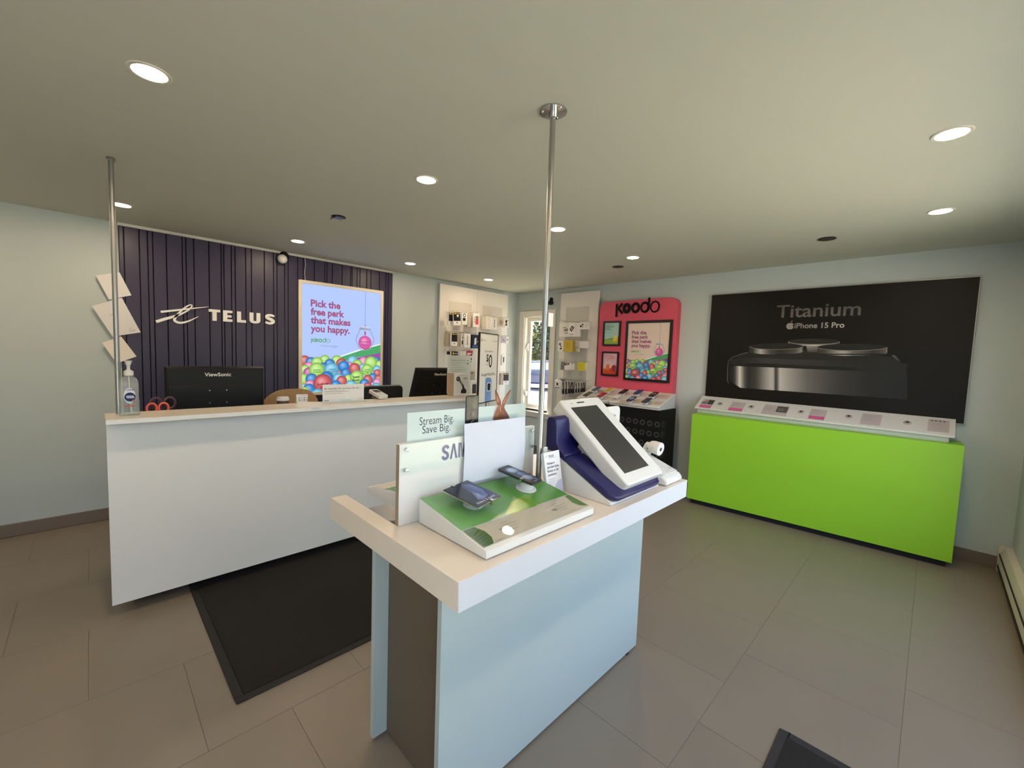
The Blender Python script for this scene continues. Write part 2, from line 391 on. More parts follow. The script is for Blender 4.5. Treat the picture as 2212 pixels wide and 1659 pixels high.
# front wall (behind and beside the camera) with the shop window and an added left opening
F1 = (-3.75, -0.95, 0.36, 2.2); F2_ADDED = (-6.2, -4.7, 0.12, 2.3)  # second opening is unseen, added to let daylight onto the left wall
b = MB().box((X0, Y0 - .15, -0.1), (F2_ADDED[0], Y0, H)).box((F2_ADDED[1], Y0 - .15, -0.1), (F1[0], Y0, H)).box((F1[1], Y0 - .15, -0.1), (0.15, Y0, H))
for q in (F1, F2_ADDED): b.box((q[0], Y0 - .15, -0.1), (q[1], Y0, q[2])).box((q[0], Y0 - .15, q[3]), (q[1], Y0, H))
struct('wall_front', b, W_PAINT)
for i, q in ((2, F1), (3, F2_ADDED)):
    fr = MB(); t = 0.05
    fr.box((q[0], Y0 - .10, q[2]), (q[0] + t, Y0 - .04, q[3])).box((q[1] - t, Y0 - .10, q[2]), (q[1], Y0 - .04, q[3])).box((q[0] + t, Y0 - .10, q[2]), (q[1] - t, Y0 - .04, q[2] + t)).box((q[0] + t, Y0 - .10, q[3] - t), (q[1] - t, Y0 - .04, q[3]))
    mx_ = (q[0] + q[1]) / 2; fr.box((mx_ - .025, Y0 - .10, q[2] + t), (mx_ + .025, Y0 - .04, q[3] - t))
    wo = struct('window_%d' % i, fr, WHITE_TRIM)  # window_3 frames the added opening
    for a, c in ((q[0] + t, mx_ - .025), (mx_ + .025, q[1] - t)):
        MB().box((a, Y0 - .072, q[2] + t), (c, Y0 - .068, q[3] - t)).build('pane', GLASS, wo)
# the casement window near the corner
wf = MB()
c0, c1, cz0, cz1, cx = WY0 - 0.095, WY1 + 0.1, WZ0 - 0.09, WZ1 + 0.09, -0.02
wf.box((cx, c0, WZ0 - .03), (0, WY0, cz1)).box((cx, WY1, WZ0 - .03), (0, c1, cz1)).box((cx, WY0, WZ1), (0, WY1, cz1))
w1 = struct('window_1', wf, WHITE_TRIM, bevel=0.004)
MB().box((-0.06, c0 - .03, WZ0 - .055), (0.03, c1 + .03, WZ0 - .03)).box((-0.03, c0 - .01, WZ0 - .115), (0, c1 + .01, WZ0 - .055)).build('sill', WHITE_TRIM, w1, bevel=0.004)
MB().box((0, WY0, WZ0), (0.15, WY0 + .012, WZ1)).box((0, WY1 - .012, WZ0), (0.15, WY1, WZ1)).box((0, WY0, WZ1 - .012), (0.15, WY1, WZ1)).box((0, WY0, WZ0 - .02), (0.15, WY1, WZ0 + .012)).build('jamb', WHITE_TRIM, w1)
s_ = 0.055; ya, yb, za, zb = WY0 + .012, WY1 - .012, WZ0 + .012, WZ1 - .012
MB().box((.07, ya, za), (.12, ya + s_, zb)).box((.07, yb - s_, za), (.12, yb, zb)).box((.07, ya + s_, za), (.12, yb - s_, za + s_)).box((.07, ya + s_, zb - s_), (.12, yb - s_, zb)).build('sash', WHITE_TRIM, w1, bevel=0.004)
MB().box((.093, ya + s_, za + s_), (.097, yb - s_, zb - s_)).build('pane', GLASS, w1)
for f in (0.375, 0.58, 0.785): 
    zz = lerp(za, zb, f); MB().box((.0925, ya + s_, zz - .004), (.099, yb - s_, zz + .004)).build('muntin', mat('muntin', (120, 116, 100), 0.5), w1)
MB().box((.04, yb - .035, 1.58), (.07, yb - .012, 1.70)).tube([(.04, yb - .024, 1.68), (.015, yb - .024, 1.60)], .008).build('latch', WHITE_TRIM, w1)
MB().box((.03, yb - .04, .86), (.07, yb - .012, .93)).tube([(.03, yb - .026, .90), (.0, yb - .03, .98)], .008).build('crank', WHITE_TRIM, w1)
# tile baseboards, the white strip over the slats, the window wall's skirting heater
struct('baseboard_back', MB().box((X0, -0.012, 0), (-4.75, 0, 0.1)).box((-2.24, -0.012, 0), (0, 0, 0.1)), BASE_TILE, bevel=0.002)
struct('baseboard_right', MB().box((-0.012, Y0, 0), (0, -0.012, 0.1)), BASE_TILE, bevel=0.002)
struct('baseboard_left', MB().box((X0, Y0, 0), (X0 + .012, 0, 0.1)), BASE_TILE)
struct('trim_1', MB().box((-4.752, -0.022, 2.4735), (-2.236, 0, 2.499)), WHITE_TRIM, bevel=0.002)
hh = thing('baseboard_heater', 'long white skirting heater at the foot of the window wall on the right', 'heater', (-1.9, -5.36, 0.02))
MB().prism([(-0.03, -5.4, .03), (-0.03, -5.335, .03), (-0.03, -5.335, .13), (-0.03, -5.36, .19), (-0.03, -5.4, .2)], (-3.6, 0, 0)).build('casing', mat('heater enamel', (205, 200, 190), .45, noise=.03), hh, bevel=.003)
MB().box((-0.06, -5.331, .035), (-3.6, -5.3355, .055)).box((-0.06, -5.338, .128), (-3.6, -5.3335, .14)).build('slot', BLACK_M, hh)
for xa_, xb_ in ((-0.027, -0.06), (-3.6, -3.66)): MB().box((xa_, -5.4, 0), (xb_, -5.33, .2)).build('end_cap', mat('heater enamel', (205, 200, 190)), hh, bevel=.004)

# ------------------------------------------------------------------ outside the casement
struct('ground_outside', MB().box((-40, -60, -0.35), (90, 80, -0.16)), mat('asphalt', (92, 92, 96), 0.9, noise=0.15, nscale=3))
struct('sidewalk_outside', MB().box((0.3, -14, -0.16), (6.2, 14, -0.10)).box((-14, -14, -0.16), (0.3, -5.7, -0.10)), mat('concrete', (200, 192, 172), 0.9, noise=0.06, nscale=2))
def leaf_mass(mb, c, r, n, sz, sq=1.0):
    for _ in range(n):
        d = Vector((random.gauss(0, 1), random.gauss(0, 1), random.gauss(0, 1))).normalized(); rr = r * random.uniform(0.55, 1.0)
        p = Vector(c) + Vector((d.x * rr, d.y * rr, d.z * rr * sq)); a = Vector((random.gauss(0, 1), random.gauss(0, 1), random.gauss(0, 1))).normalized(); q = a.orthogonal().normalized(); u = a.cross(q)
        s = sz * random.uniform(.6, 1.3); mb.add([p - q * s, p + u * s * .5, p + q * s, p - u * s * .5], [(0, 1, 2, 3)])
LEAFS = [mat('leaf green', (58, 72, 40), 0.7, noise=.5, nscale=1.3), mat('leaf yellow', (128, 120, 56), 0.7, noise=.5, nscale=1.3), mat('leaf olive', (84, 88, 54), 0.7, noise=.5, nscale=1.3)]
BARK = mat('bark', (92, 80, 66), 0.9, noise=.3, nscale=12)
TREES = [((17.0, 12.9), 0, 3.6, 'olive leafed tree behind the parked car, leftmost through the window'), ((20.5, 19.0), 1, 4.0, 'yellow leafed tree beyond the parked car, middle of the window'), ((15.2, 16.6), 2, 3.3, 'pale green tree beyond the parked car, near the left window edge'), ((22.6, 14.6), 1, 3.8, 'yellowing tree beyond the parked car, right part of the window'), ((28, 22), 0, 5.2, 'tall dark green tree rising behind the yellow ones')]
for (tx, ty), k, hgt, lab in TREES:
    t = thing('tree', lab, 'tree', (tx, ty, -.16), 'trees outside the window')
    MB().tube([(tx, ty, -.16), (tx + .1, ty, hgt * .5), (tx, ty + .1, hgt * .9)], [.16, .12, .05], 8).build('trunk', BARK, t)
    cr_ = MB()
    for j in range(9): cr_.mi = 0; leaf_mass(cr_, (tx + random.uniform(-1.0, 1.0), ty + random.uniform(-1.0, 1.0), random.uniform(.7, hgt + .6)), random.uniform(.9, 1.35), 480, .15)
    cr_.build('crown', LEAFS[k], t, kind='stuff')
# parked car, seen from its side through the window
cx_, cy_ = 10.9, 8.9
car = thing('car', 'blue car parked outside beyond the casement window', 'car', (cx_, cy_, -.16)); ang = math.radians(-52)
def C(u, v, z): return (cx_ + u * math.cos(ang) - v * math.sin(ang), cy_ + u * math.sin(ang) + v * math.cos(ang), z - .16)
BLUE = mat('car paint', (26, 40, 86), 0.25, metal=.3, coat=.6, noise=.02)
side = [(-2.1, .28), (-2.15, .62), (-2.0, .86), (-1.0, .92), (-.45, 1.36), (.75, 1.42), (1.45, .98), (2.1, .9), (2.15, .55), (2.1, .28)]
bod = MB()
for vv, w_ in ((-.85, 1.7),): bod.prism([C(u, vv, z) for u, z in side], Vector(C(0, w_, 0)) - Vector(C(0, 0, 0)))
bod.build('body', BLUE, car, bevel=.06)
CGL = mat('car glass', (150, 175, 190), 0.05, spec=.8, noise=.02)
for vv in (-.87, .852):
    MB().prism([C(u, vv, z) for u, z in [(-.85, .95), (-.38, 1.3), (.68, 1.35), (1.15, 1.0)]], Vector(C(0, .018, 0)) - Vector(C(0, 0, 0))).build('side_window', CGL, car)
MB().add([C(-.98, -.7, .95), C(-.98, .7, .95), C(-.48, .62, 1.345), C(-.48, -.62, 1.345)], [(0, 1, 2, 3)]).add([C(.80, -.62, 1.405), C(.80, .62, 1.405), C(1.46, .7, 1.0), C(1.46, -.7, 1.0)], [(0, 1, 2, 3)]).build('windscreen', CGL, car)
for u in (-1.3, 1.35):
    for v in (-.8, .8):
        wd = Vector(C(0, 1, 0)) - Vector(C(0, 0, 0))
        MB().lathe(Vector(C(u, v, .31)) - wd * .1, [(.2, 0), (.31, .01), (.31, .19), (.2, .2)], 18, wd).build('wheel', BLACK_M, car)

# ------------------------------------------------------------------ ceiling: lamps, unlit discs, speaker
LENS = mat('lamp lens', (255, 227, 192), 0.4, emit=LAMP_STRENGTH, noise=0)
RING = mat('lamp ring', (214, 208, 194), 0.5, noise=.01)
LAMPS = [(-4.758, -2.791, 'round lit downlight, largest at the upper left of the ceiling'), (-3.556, -2.757, 'round lit downlight between the left lamp and the middle pole'), (-2.357, -2.745, 'round lit downlight just right of the middle pole'), (-1.19, -2.734, 'round lit downlight over the raspberry display wall'),
         (-4.75, -0.65, 'round lit downlight beside the left pole at the slat wall'), (-3.545, -0.616, 'round lit downlight over the lit gumball poster, left of its top'), (-2.361, -0.624, 'round lit downlight past the right end of the navy slats'), (-1.156, -0.594, 'round lit downlight over the pegboard in the corner'),
         (-2.396, -4.858, 'round lit downlight nearest the right edge of the picture, upper one'), (-1.199, -4.832, 'round lit downlight over the right end of the dark banner'), (-3.57, -4.85, 'round lit downlight over the camera side of the island'), (-4.76, -4.85, 'round lit downlight above the camera'), (-5.96, -2.79, 'round lit downlight left of the picture, middle row'), (-5.96, -0.66, 'round lit downlight left of the picture, back row'), (-5.96, -4.85, 'round lit downlight left of the picture, front row')]
l0 = None
for x, y, lab in LAMPS:
    if l0 is None:
        l0 = thing('downlight', lab, 'light', (x, y, H), 'recessed downlights')
        MB().lathe((x, y, H), [(.052, -.0005), (.052, -.004), (.063, -.004), (.066, -.0005)], 28).build('trim_ring', RING, l0)
        MB().lathe((x, y, H), [(.052, -.0005), (.051, -.003), (.001, -.003)], 28).build('lens', LENS, l0)
    else: dup(l0, (x, y, H), lab)
DARKC = mat('dark cone', (66, 44, 40), 0.6, noise=.1)
for x, y, lab in ((-0.889, -4.217, 'unlit dark round ceiling disc above the dark phone banner'), (-0.901, -2.397, 'unlit brownish round ceiling disc above the raspberry panel')):
    t = thing('ceiling_speaker', lab, 'speaker', (x, y, H))
    MB().lathe((x, y, H), [(.058, -.0005), (.062, -.004), (.052, -.006), (.05, -.003)], 24).build('ring', mat('dark ring', (58, 50, 46), .5), t)
    MB().lathe((x, y, H), [(.05, -.001), (.03, -.002), (.001, -.004)], 24).build('cone', DARKC, t)
t = thing('empty_lamp_socket', 'dark open ceiling socket without a lamp, above the counter', 'light fitting', (-3.6, -1.66, H))
MB().lathe((-3.6, -1.66, H), [(.05, -.0005), (.052, -.003), (.001, -.002)], 24).build('opening', BLACK_M, t)
MB().tube([(-3.63, -1.63, H - .004), (-3.645, -1.625, H - .022)], .004).box((-3.63, -1.69, H - .012), (-3.57, -1.63, H - .003)).build('clip', mat('clip metal', (92, 92, 100), .4, metal=.6), t)

# ------------------------------------------------------------------ the two ceiling poles
ZC = 1.1149; ZI = 0.95
p1 = Vector((-3.604, -3.73, 0)); p2 = Vector((-4.832, -1.676, 0))
def pole(p, zb, lab, fl_=True):
    t = thing('metal_pole', lab, 'pole', (p.x, p.y, zb))
    MB().tube([(p.x, p.y, zb), (p.x, p.y, H - .012)], .0118, 20).build('tube', STEEL, t)
    if not fl_:
        MB().lathe((p.x, p.y, H), [(.019, -.0005), (.019, -.012), (.0135, -.013)], 20).build('socket', STEEL, t); return t
    MB().lathe((p.x, p.y, H), [(.055, -.0005), (.055, -.005), (.0165, -.006), (.0165, -.03), (.0135, -.031)], 28).build('flange', CHROME, t)
    for k in range(3):
        a = math.radians(20 + 120 * k); MB().lathe((p.x + .043 * math.cos(a), p.y + .043 * math.sin(a), H - .005), [(.006, 0), (.004, -.003), (.001, -.0035)], 10).build('screw', CHROME, t)
    return t
t1 = pole(p1, ZI, 'bare steel pole from the display island up to the ceiling')
t2 = pole(p2, ZC, 'bare steel pole on the left end of the white counter', False)
MB().box((p1.x + .002, p1.y - .0185, 1.647), (p1.x + .032, p1.y - .0125, 1.702)).build('tag', PAPER, t1, label='white paper tag on the pole')
MB().box((p1.x + .004, p1.y - .022, 1.098), (p1.x + .028, p1.y - .0125, 1.142)).build('clip', WHITE_P, t1, bevel=.002, label='white clip low on the pole')
# ================================================================== NAVY SLAT WALL, SIGN, POSTERS
pn = thing('slat_wall_panel', 'tall navy wall panel of upright slats behind the counter', 'wall panel', (-3.49, -0.01, 0.0))
MB().box((-4.747, -0.016, 0.0), (-2.242, -0.0005, 2.472)).build('backing', NAVY_GAP, pn)
GX = [-4.747, -4.715, -4.618, -4.564, -4.53, -4.439, -4.328, -4.301, -4.244, -4.131, -4.036, -4.014, -3.954, -3.923, -3.834, -3.785, -3.671, -3.587, -3.555, -3.483, -3.449, -3.355, -3.299, -3.185, -3.073, -3.049, -2.99, -2.88, -2.78, -2.763, -2.702, -2.669, -2.584, -2.532, -2.421, -2.336, -2.305, -2.242]
for a, b2 in zip(GX[:-1], GX[1:]):
    MB().box((a + .0035, -0.03, 0.0), (b2 - .0035, -0.016, 2.472)).build('slat', NAVY, pn, bevel=.0015, segs=1)
# raised white letters and the looped letter emblem
FA = wallA((0, -0.03, 0))
def ua(px, py): return FA.uv(P(px, py, 'y', -0.035))
WSIGN = mat('sign white', (244, 244, 242), 0.4, noise=.01)
sg = thing('wall_sign', 'raised white letters and looped emblem on the navy slats', 'sign', (-4.05, -0.03, 1.68))
z = lambda x, y: ua(330 + x / 9.07, 640 + y / 9.07)
e = MB()
EK = [((65, 500), 55), ((230, 448), 54), ((430, 392), 48), ((560, 343), 34), ((690, 275), 27), ((752, 215), 24), ((768, 186), 22), ((742, 167), 22), ((680, 190), 26), ((600, 245), 29), ((520, 320), 34), ((450, 400), 44), ((426, 445), 46), ((440, 488), 46), ((520, 518), 44), ((620, 510), 38), ((740, 470), 26), ((895, 397), 8)]
ES = 8; lp = bez([z(*q) for q, _ in EK], ES); wd = [lerp(EK[min(i // ES, len(EK) - 1)][1], EK[min(i // ES + 1, len(EK) - 1)][1], (i % ES) / ES) * .00044 for i in range(len(lp))]
stroke_solid(e, FA, lp, wd, .012)
CK = [((155, 305), 42), ((360, 284), 38), ((560, 262), 34), ((760, 240), 25), ((1095, 205), 7)]
cb = bez([z(*q) for q, _ in CK], ES); wd = [lerp(CK[min(i // ES, 4)][1], CK[min(i // ES + 1, 4)][1], (i % ES) / ES) * .00044 for i in range(len(cb))]
stroke_solid(e, FA, cb, wd, .012, .0003)
e.build('emblem', WSIGN, sg)
def letter(boxes=None, strokes=None):
    m = MB()
    for q in boxes or []: m.prism([FA.p(x, y) for x, y in q], FA.n * .012)
    for pts, wv in strokes or []: stroke_solid(m, FA, pts, wv, .012)
    m.build('letter', WSIGN, sg)
def R(x, y, x2, y2): return [(x, y), (x2, y), (x2, y2), (x, y2)]
def span(x0, x1, yt, yb): 
    a, b2, c, d = ua(x0, (yt + yb) / 2), ua(x1, (yt + yb) / 2), ua((x0 + x1) / 2, yt), ua((x0 + x1) / 2, yb); return a[0], b2[0], d[1], c[1]
sp = [span(440 + a / 7.47, 440 + b2 / 7.47, 655 + c / 7.47, 655 + d / 7.47) for a, b2, c, d in ((80, 265, 106, 286), (312, 462, 123, 300), (537, 682, 137, 312), (738, 912, 152, 325), (985, 1150, 168, 342))]
yb_ = sum(q[2] for q in sp) / 5; yt = sum(q[3] for q in sp) / 5; hL = yt - yb_; wv = .034; tv = .024
a, b2 = sp[0][:2]; c = (a + b2) / 2; letter([R(a, yt - tv, b2, yt), R(c - wv / 2, yb_, c + wv / 2, yt - tv)])
a, b2 = sp[1][:2]; letter([R(a, yb_, a + wv, yt), R(a + wv, yt - tv * .95, b2, yt), R(a + wv, yb_ + hL * .39, b2 - .006, yb_ + hL * .39 + tv * .85), R(a + wv, yb_, b2, yb_ + tv)])
a, b2 = sp[2][:2]; letter([R(a, yb_, a + wv, yt), R(a + wv, yb_, b2, yb_ + tv * 1.05)])
a, b2 = sp[3][:2]; c = (a + b2) / 2; r_ = (b2 - a - wv) / 2
letter(None, [([(a + wv / 2, yt), (a + wv / 2, yb_ + r_ * .9)] + [(c - r_ * math.cos(math.pi * k / 10), yb_ + r_ * .9 - (r_ * .9 - tv / 2) * math.sin(math.pi * k / 10)) for k in range(1, 10)] + [(b2 - wv / 2, yb_ + r_ * .9), (b2 - wv / 2, yt)], [wv] * 2 + [lerp(wv, tv, math.sin(math.pi * k / 10)) for k in range(1, 10)] + [wv] * 2)])
a, b2 = sp[4][:2]; W5 = b2 - a
sk = [((.92, .80), tv * .8), ((.60, .885), tv), ((.30, .84), tv * 1.15), ((.19, .70), tv * 1.3), ((.36, .575), tv * 1.3), ((.62, .47), tv * 1.3), ((.81, .32), tv * 1.3), ((.70, .16), tv * 1.15), ((.40, .11), tv), ((.06, .20), tv * .8)]
ss = bez([(a + W5 * q[0], yb_ + hL * q[1]) for q, _ in sk], 5); letter(None, [(ss, [lerp(sk[min(i // 5, 9)][1], sk[min(i // 5 + 1, 9)][1], (i % 5) / 5) for i in range(len(ss))])])

# the gumball poster artwork, drawn once in poster coordinates (0..1 across, 0..1 up)
PX0, PX1, PZ0, PZ1 = -3.322, -2.414, 1.03, 2.196
def nz(x, y):
    q = P(560 + x / 5.53, 700 + y / 5.53, 'y', -0.05); return ((q.x - PX0) / (PX1 - PX0), (q.z - PZ0) / (PZ1 - PZ0))
RED, BLU, LIM, LBL, PNK, MAG = (206, 82, 84), (42, 128, 214), (168, 226, 96), (110, 196, 232), (236, 140, 190), (198, 84, 160)
BALLS = [(540, 440, 62, RED), (615, 455, 58, BLU), (925, 440, 66, LIM), (780, 432, 60, LIM), (1110, 440, 64, LBL), (1240, 447, 58, PNK), (1395, 442, 54, BLU), (690, 462, 66, LIM), (840, 478, 62, BLU), (980, 472, 64, RED), (1075, 500, 50, PNK), (1168, 486, 64, LIM), (1330, 465, 84, LIM), (1430, 485, 54, LIM), (592, 510, 55, PNK), (545, 545, 55, LIM), (760, 520, 58, BLU), (950, 590, 50, RED), (590, 580, 60, MAG), (685, 548, 86, LIM), (860, 545, 84, LBL), (1400, 545, 56, LBL), (1005, 505, 68, BLU), (1230, 520, 50, LBL), (1030, 588, 62, BLU), (1135, 532, 70, RED), (1285, 548, 74, LIM), (1405, 585, 50, RED), (520, 655, 62, LIM), (620, 655, 64, BLU), (800, 645, 78, BLU), (940, 650, 64, LBL), (1060, 650, 50, LIM), (980, 680, 64, RED), (1180, 680, 50, PNK), (1350, 640, 58, BLU), (1290, 665, 62, RED), (1420, 660, 60, RED), (600, 725, 55, PNK), (755, 705, 106, RED), (1160, 632, 82, LIM), (910, 735, 64, BLU), (1090, 735, 70, LBL), (1250, 712, 62, BLU), (1400, 700, 55, PNK), (590, 778, 66, BLU), (1290, 752, 60, RED), (1395, 770, 76, LBL), (1000, 790, 70, BLU), (690, 848, 76, LBL), (535, 800, 50, LIM), (840, 800, 64, PNK), (1180, 800, 66, RED)]
def gumball_poster(pr, w, h, sky, bright):
    """sky: background colour; bright: lift of the colours (a backlit sheet looks paler)"""
    def cc(c): return tuple(min(255, int(lerp(v, 255, bright))) for v in c)
    def dk(c): return tuple(int(v * .78) for v in c)
    def hi(c): return tuple(int(lerp(v, 255, .45)) for v in c)
    pr.rect = (0, 0, w, h)
    pr.rectg(0, 0, w, h, sky)
    q = lambda x, y: (nz(x, y)[0] * w, nz(x, y)[1] * h)
    k = w / ((1443 - 515) / 5.53)        # one photo pixel of the original poster
    pr.poly([q(840, 425), q(1200, 300), q(1450, 235), q(1450, 300), q(1000, 440)], (244, 246, 252)); pr.up()
    pr.poly([q(860, 430), q(1200, 318), q(1450, 246), q(1450, 350), q(1150, 400), q(1000, 450)], cc((52, 158, 84))); pr.up()
    pr.poly([q(1120, 412), q(1450, 340), q(1450, 480), q(1120, 480)], cc((140, 60, 150))); pr.up()
    txt = cc((146, 62, 112))
    for i, st in enumerate(('Pick the', 'free perk', 'that makes', 'you happy.')):
        wd = (.357, .405, .487, .478)[i]; pr.text(st, w * .10, h * (.800 - i * .0775), h * .088, txt, bold=.035, width=w * wd)
    koodo_word(pr, w * .105, h * .470, h * .034, cc((70, 150, 96)))
    pr.text('Choose Happy', w * .215, h * .430, h * .024, cc((120, 130, 140)), width=w * .21)
    # hanging jar with a pink ball
    gr = cc((130, 140, 170)); gx = w * .783
    pr.line([(gx, h), (gx, h * .665)], w * .006, gr)
    pr.poly([(gx - w * .012, h * .645), (gx + w * .012, h * .645), (gx + w * .005, h * .67), (gx - w * .005, h * .67)], gr); pr.up()
    pr.poly([(gx - w * .075, h * .615), (gx + w * .075, h * .615), (gx + w * .08, h * .63), (gx + w * .05, h * .648), (gx - w * .05, h * .648), (gx - w * .08, h * .63)], [gr, gr, gr, cc((220, 224, 236)), cc((220, 224, 236)), gr]); pr.up()
    pr.line([(gx - w * .07, h * .613), (gx - w * .12, h * .53), (gx - w * .12, h * .50), (gx - w * .08, h * .43), (gx - w * .03, h * .405), (gx + w * .03, h * .405), (gx + w * .08, h * .43), (gx + w * .12, h * .50), (gx + w * .12, h * .53), (gx + w * .07, h * .613)], w * .009, gr)
    pr.line([(gx, h * .6), (gx, h * .56)], w * .022, cc((190, 60, 120)))
    pr.disc(gx, h * .485, w * .09, cc((226, 84, 160)), cc((196, 60, 140)), cc((246, 170, 206)))
    tb = cc((110, 50, 140)); pr.text('Rollover', gx, h * .487, h * .026, tb, bold=.02, align='c'); pr.text('Boost', gx, h * .455, h * .026, tb, bold=.02, align='c')
    for x, y, r, c in BALLS:
        u, v = q(x, y); c = cc(c); pr.disc(u, v, r / 5.53 * k * 1.02, c, dk(c), hi(c), n=18)
    for x, y, sz, rows, c in ((685, 560, .018, ('Premium', 'Voicemail'), (40, 110, 50)), (865, 560, .017, ('Unlimited', 'Long Distance', 'Pack'), (20, 90, 130)), (1285, 560, .016, ('Unlimited', 'International', 'SMS'), (40, 110, 50)), (1150, 650, .030, ('Speed', 'Boost'), (20, 60, 30)), (760, 735, .03, ('Rollover', 'Data'), (110, 30, 60))):
        u, v = q(x, y)
        for i, rw in enumerate(rows): pr.text(rw, u, v + h * sz * (len(rows) / 2 - 1 - i * 1.05 + .3), h * sz, c, bold=.03, align='c', rot=(.12 if rows[0] == 'Rollover' else .04))
lp_ = thing('lightbox_poster', 'bright backlit poster of coloured gumballs on the navy slats', 'poster', (-2.868, -0.04, 0.985))
FRM = mat('poster frame', (232, 222, 200), .45, noise=.02)
a0, a1, b0, b1, ft = -3.353, -2.379, 0.995, 2.232, .032
MB().box((a0, -.06, b0), (a0 + ft, -.0305, b1)).box((a1 - ft, -.06, b0), (a1, -.0305, b1)).box((a0 + ft, -.06, b0), (a1 - ft, -.0305, b0 + ft)).box((a0 + ft, -.06, b1 - ft), (a1 - ft, -.0305, b1)).build('frame', FRM, lp_, bevel=.003)
pr = Print(wallA((a0 + ft, -.05, b0 + ft)))
MB().box((a0 + ft, -.0495, b0 + ft), (a1 - ft, -.0305, b1 - ft)).build('light_panel', WHITE_P, lp_)
gumball_poster(pr, a1 - a0 - 2 * ft, b1 - b0 - 2 * ft, (178, 200, 252), .12); pr.build('lit_sheet', SCREEN, lp_)
MB().tube([(-3.283, -.034, 2.47), (-3.278, -.036, 2.40), (-3.286, -.036, 2.32), (-3.281, -.036, 2.233)], .0025, 6).build('cable', WHITE_P, lp_, label='thin white cable rising to the ceiling')

# little cameras on the walls
t = thing('security_camera', 'white ball camera on a black bracket above the navy slats', 'camera', (-3.505, -0.05, 2.42))
MB().lathe((-3.488, -.03, 2.452), [(.046, 0), (.046, .012), (.03, .03), (.001, .032)], 24, (0, -1, 0)).tube([(-3.49, -.05, 2.445), (-3.515, -.09, 2.425)], .013).build('bracket', BLACK, t)
MB().ball((-3.523, -.095, 2.408), .046, 20).build('housing', WHITE_P, t)
t = thing('security_camera', 'small all black camera on the wall above the casement window', 'camera', (-0.05, -0.76, 2.33))
MB().lathe((0, -.73, 2.36), [(.032, 0), (.032, .012), (.02, .02), (.001, .022)], 20, (-1, 0, 0)).tube([(-.02, -.73, 2.355), (-.055, -.755, 2.325)], .012).build('bracket', BLACK, t)
MB().lathe((-.035, -.765, 2.31), [(.03, 0), (.036, .02), (.036, .06), (.03, .07), (.001, .066)], 20, (-1, -.35, -.2)).build('housing', BLACK, t)

# three notices stuck on the back wall
def sheet(corners_px, ax, v, dist, name, lab, lines, lift=0.0, paper=PAPER):
    c = [P(x, y, ax, v) for x, y in corners_px]; n = (c[1] - c[0]).cross(c[3] - c[0]).normalized()
    if n.dot(CAM - c[0]) < 0: n = -n
    t = thing(name, lab, 'notice', sum(c, Vector()) / 4)
    MB().prism([q + n * lift for q in c], n * .0008).build('sheet', paper, t)
    if lines:
        fr = Frame(c[3] + n * (lift + .0008), c[2] - c[3], c[0] - c[3]); W_ = (c[2] - c[3]).length; H_ = (c[0] - c[3]).length; pr = Print(fr, base=.0002)
        for (u, v2, wd, th, col) in lines: pr.rectg(u * W_, v2 * H_, (u + wd) * W_, (v2 + th) * H_, col)
        pr.build('print', PRINT, t)
    return t
G1 = (150, 150, 148); 
sheet([(207, 595), (258, 588), (284, 638), (235, 647)], 'y', -.0305, 0, 'paper_notice', 'topmost of three tilted white sheets on the wall behind the left pole', None)
sheet([(198, 661), (263, 643), (304, 718), (243, 727)], 'y', -.0305, 0, 'paper_notice', 'largest tilted white sheet, middle one behind the left pole', [(.36, .66, .28, .012, G1), (.62, .10, .28, .01, G1), (.66, .07, .2, .008, G1), (.72, .16, .05, .02, G1), (.1, .1, .1, .012, G1)], lift=.001)
sheet([(220, 740), (262, 727), (295, 770), (252, 785)], 'y', -.0305, 0, 'paper_notice', 'lowest tilted cream sheet on the wall behind the left pole', None, lift=.0004, paper=mat('cream paper', (238, 230, 220), .8, noise=.01))

# ================================================================== THE SERVICE COUNTER
YC, YB, XL, XR = -1.906, -1.620, -4.889, -2.2; YF = YC + .105; ZS = 1.0899
ct = thing('service_counter', 'long white service counter in front of the navy wall', 'counter', ((XL + XR) / 2, YC, 0))
MB().box((XL, YC, ZS), (XR, YB, ZC)).build('countertop', LAM_TOP, ct, bevel=.0015)
MB().box((XL - .0006, YC - .0012, ZS + .0007), (XR, YC - .0002, ZC - .0008)).build('edge_band', LAM_C, ct)
MB().box((XL + .002, YF, .0716), (XR - .002, YF + .022, ZS)).build('front_panel', LAM_C, ct, bevel=.001)
MB().box((XL + .06, YF + .022, .0716), (XL + .082, -1.06, .76)).box((XL + .002, YF + .022, .76), (XL + .024, YB, ZS)).build('side_panel', LAM_W, ct)
MB().box((XR - .024, YF + .022, .0716), (XR - .002, -1.06, .76)).box((XR - .024, YF + .022, .76), (XR - .002, YB, ZS)).build('side_panel', LAM_W, ct)
MB().box((XL + .1, YF + .18, 0.0002), (XR - .1, YF + .21, .0716)).box((XL + .1, YF + .21, 0.0002), (XL + .13, -1.08, .0716)).box((XR - .13, YF + .21, 0.0002), (XR - .1, -1.08, .0716)).build('toe_kick', BLACK_M, ct)
MB().box((XL + .024, YF + .022, .73), (XR - .024, -1.06, .755)).build('worktop', LAM_TOP, ct)
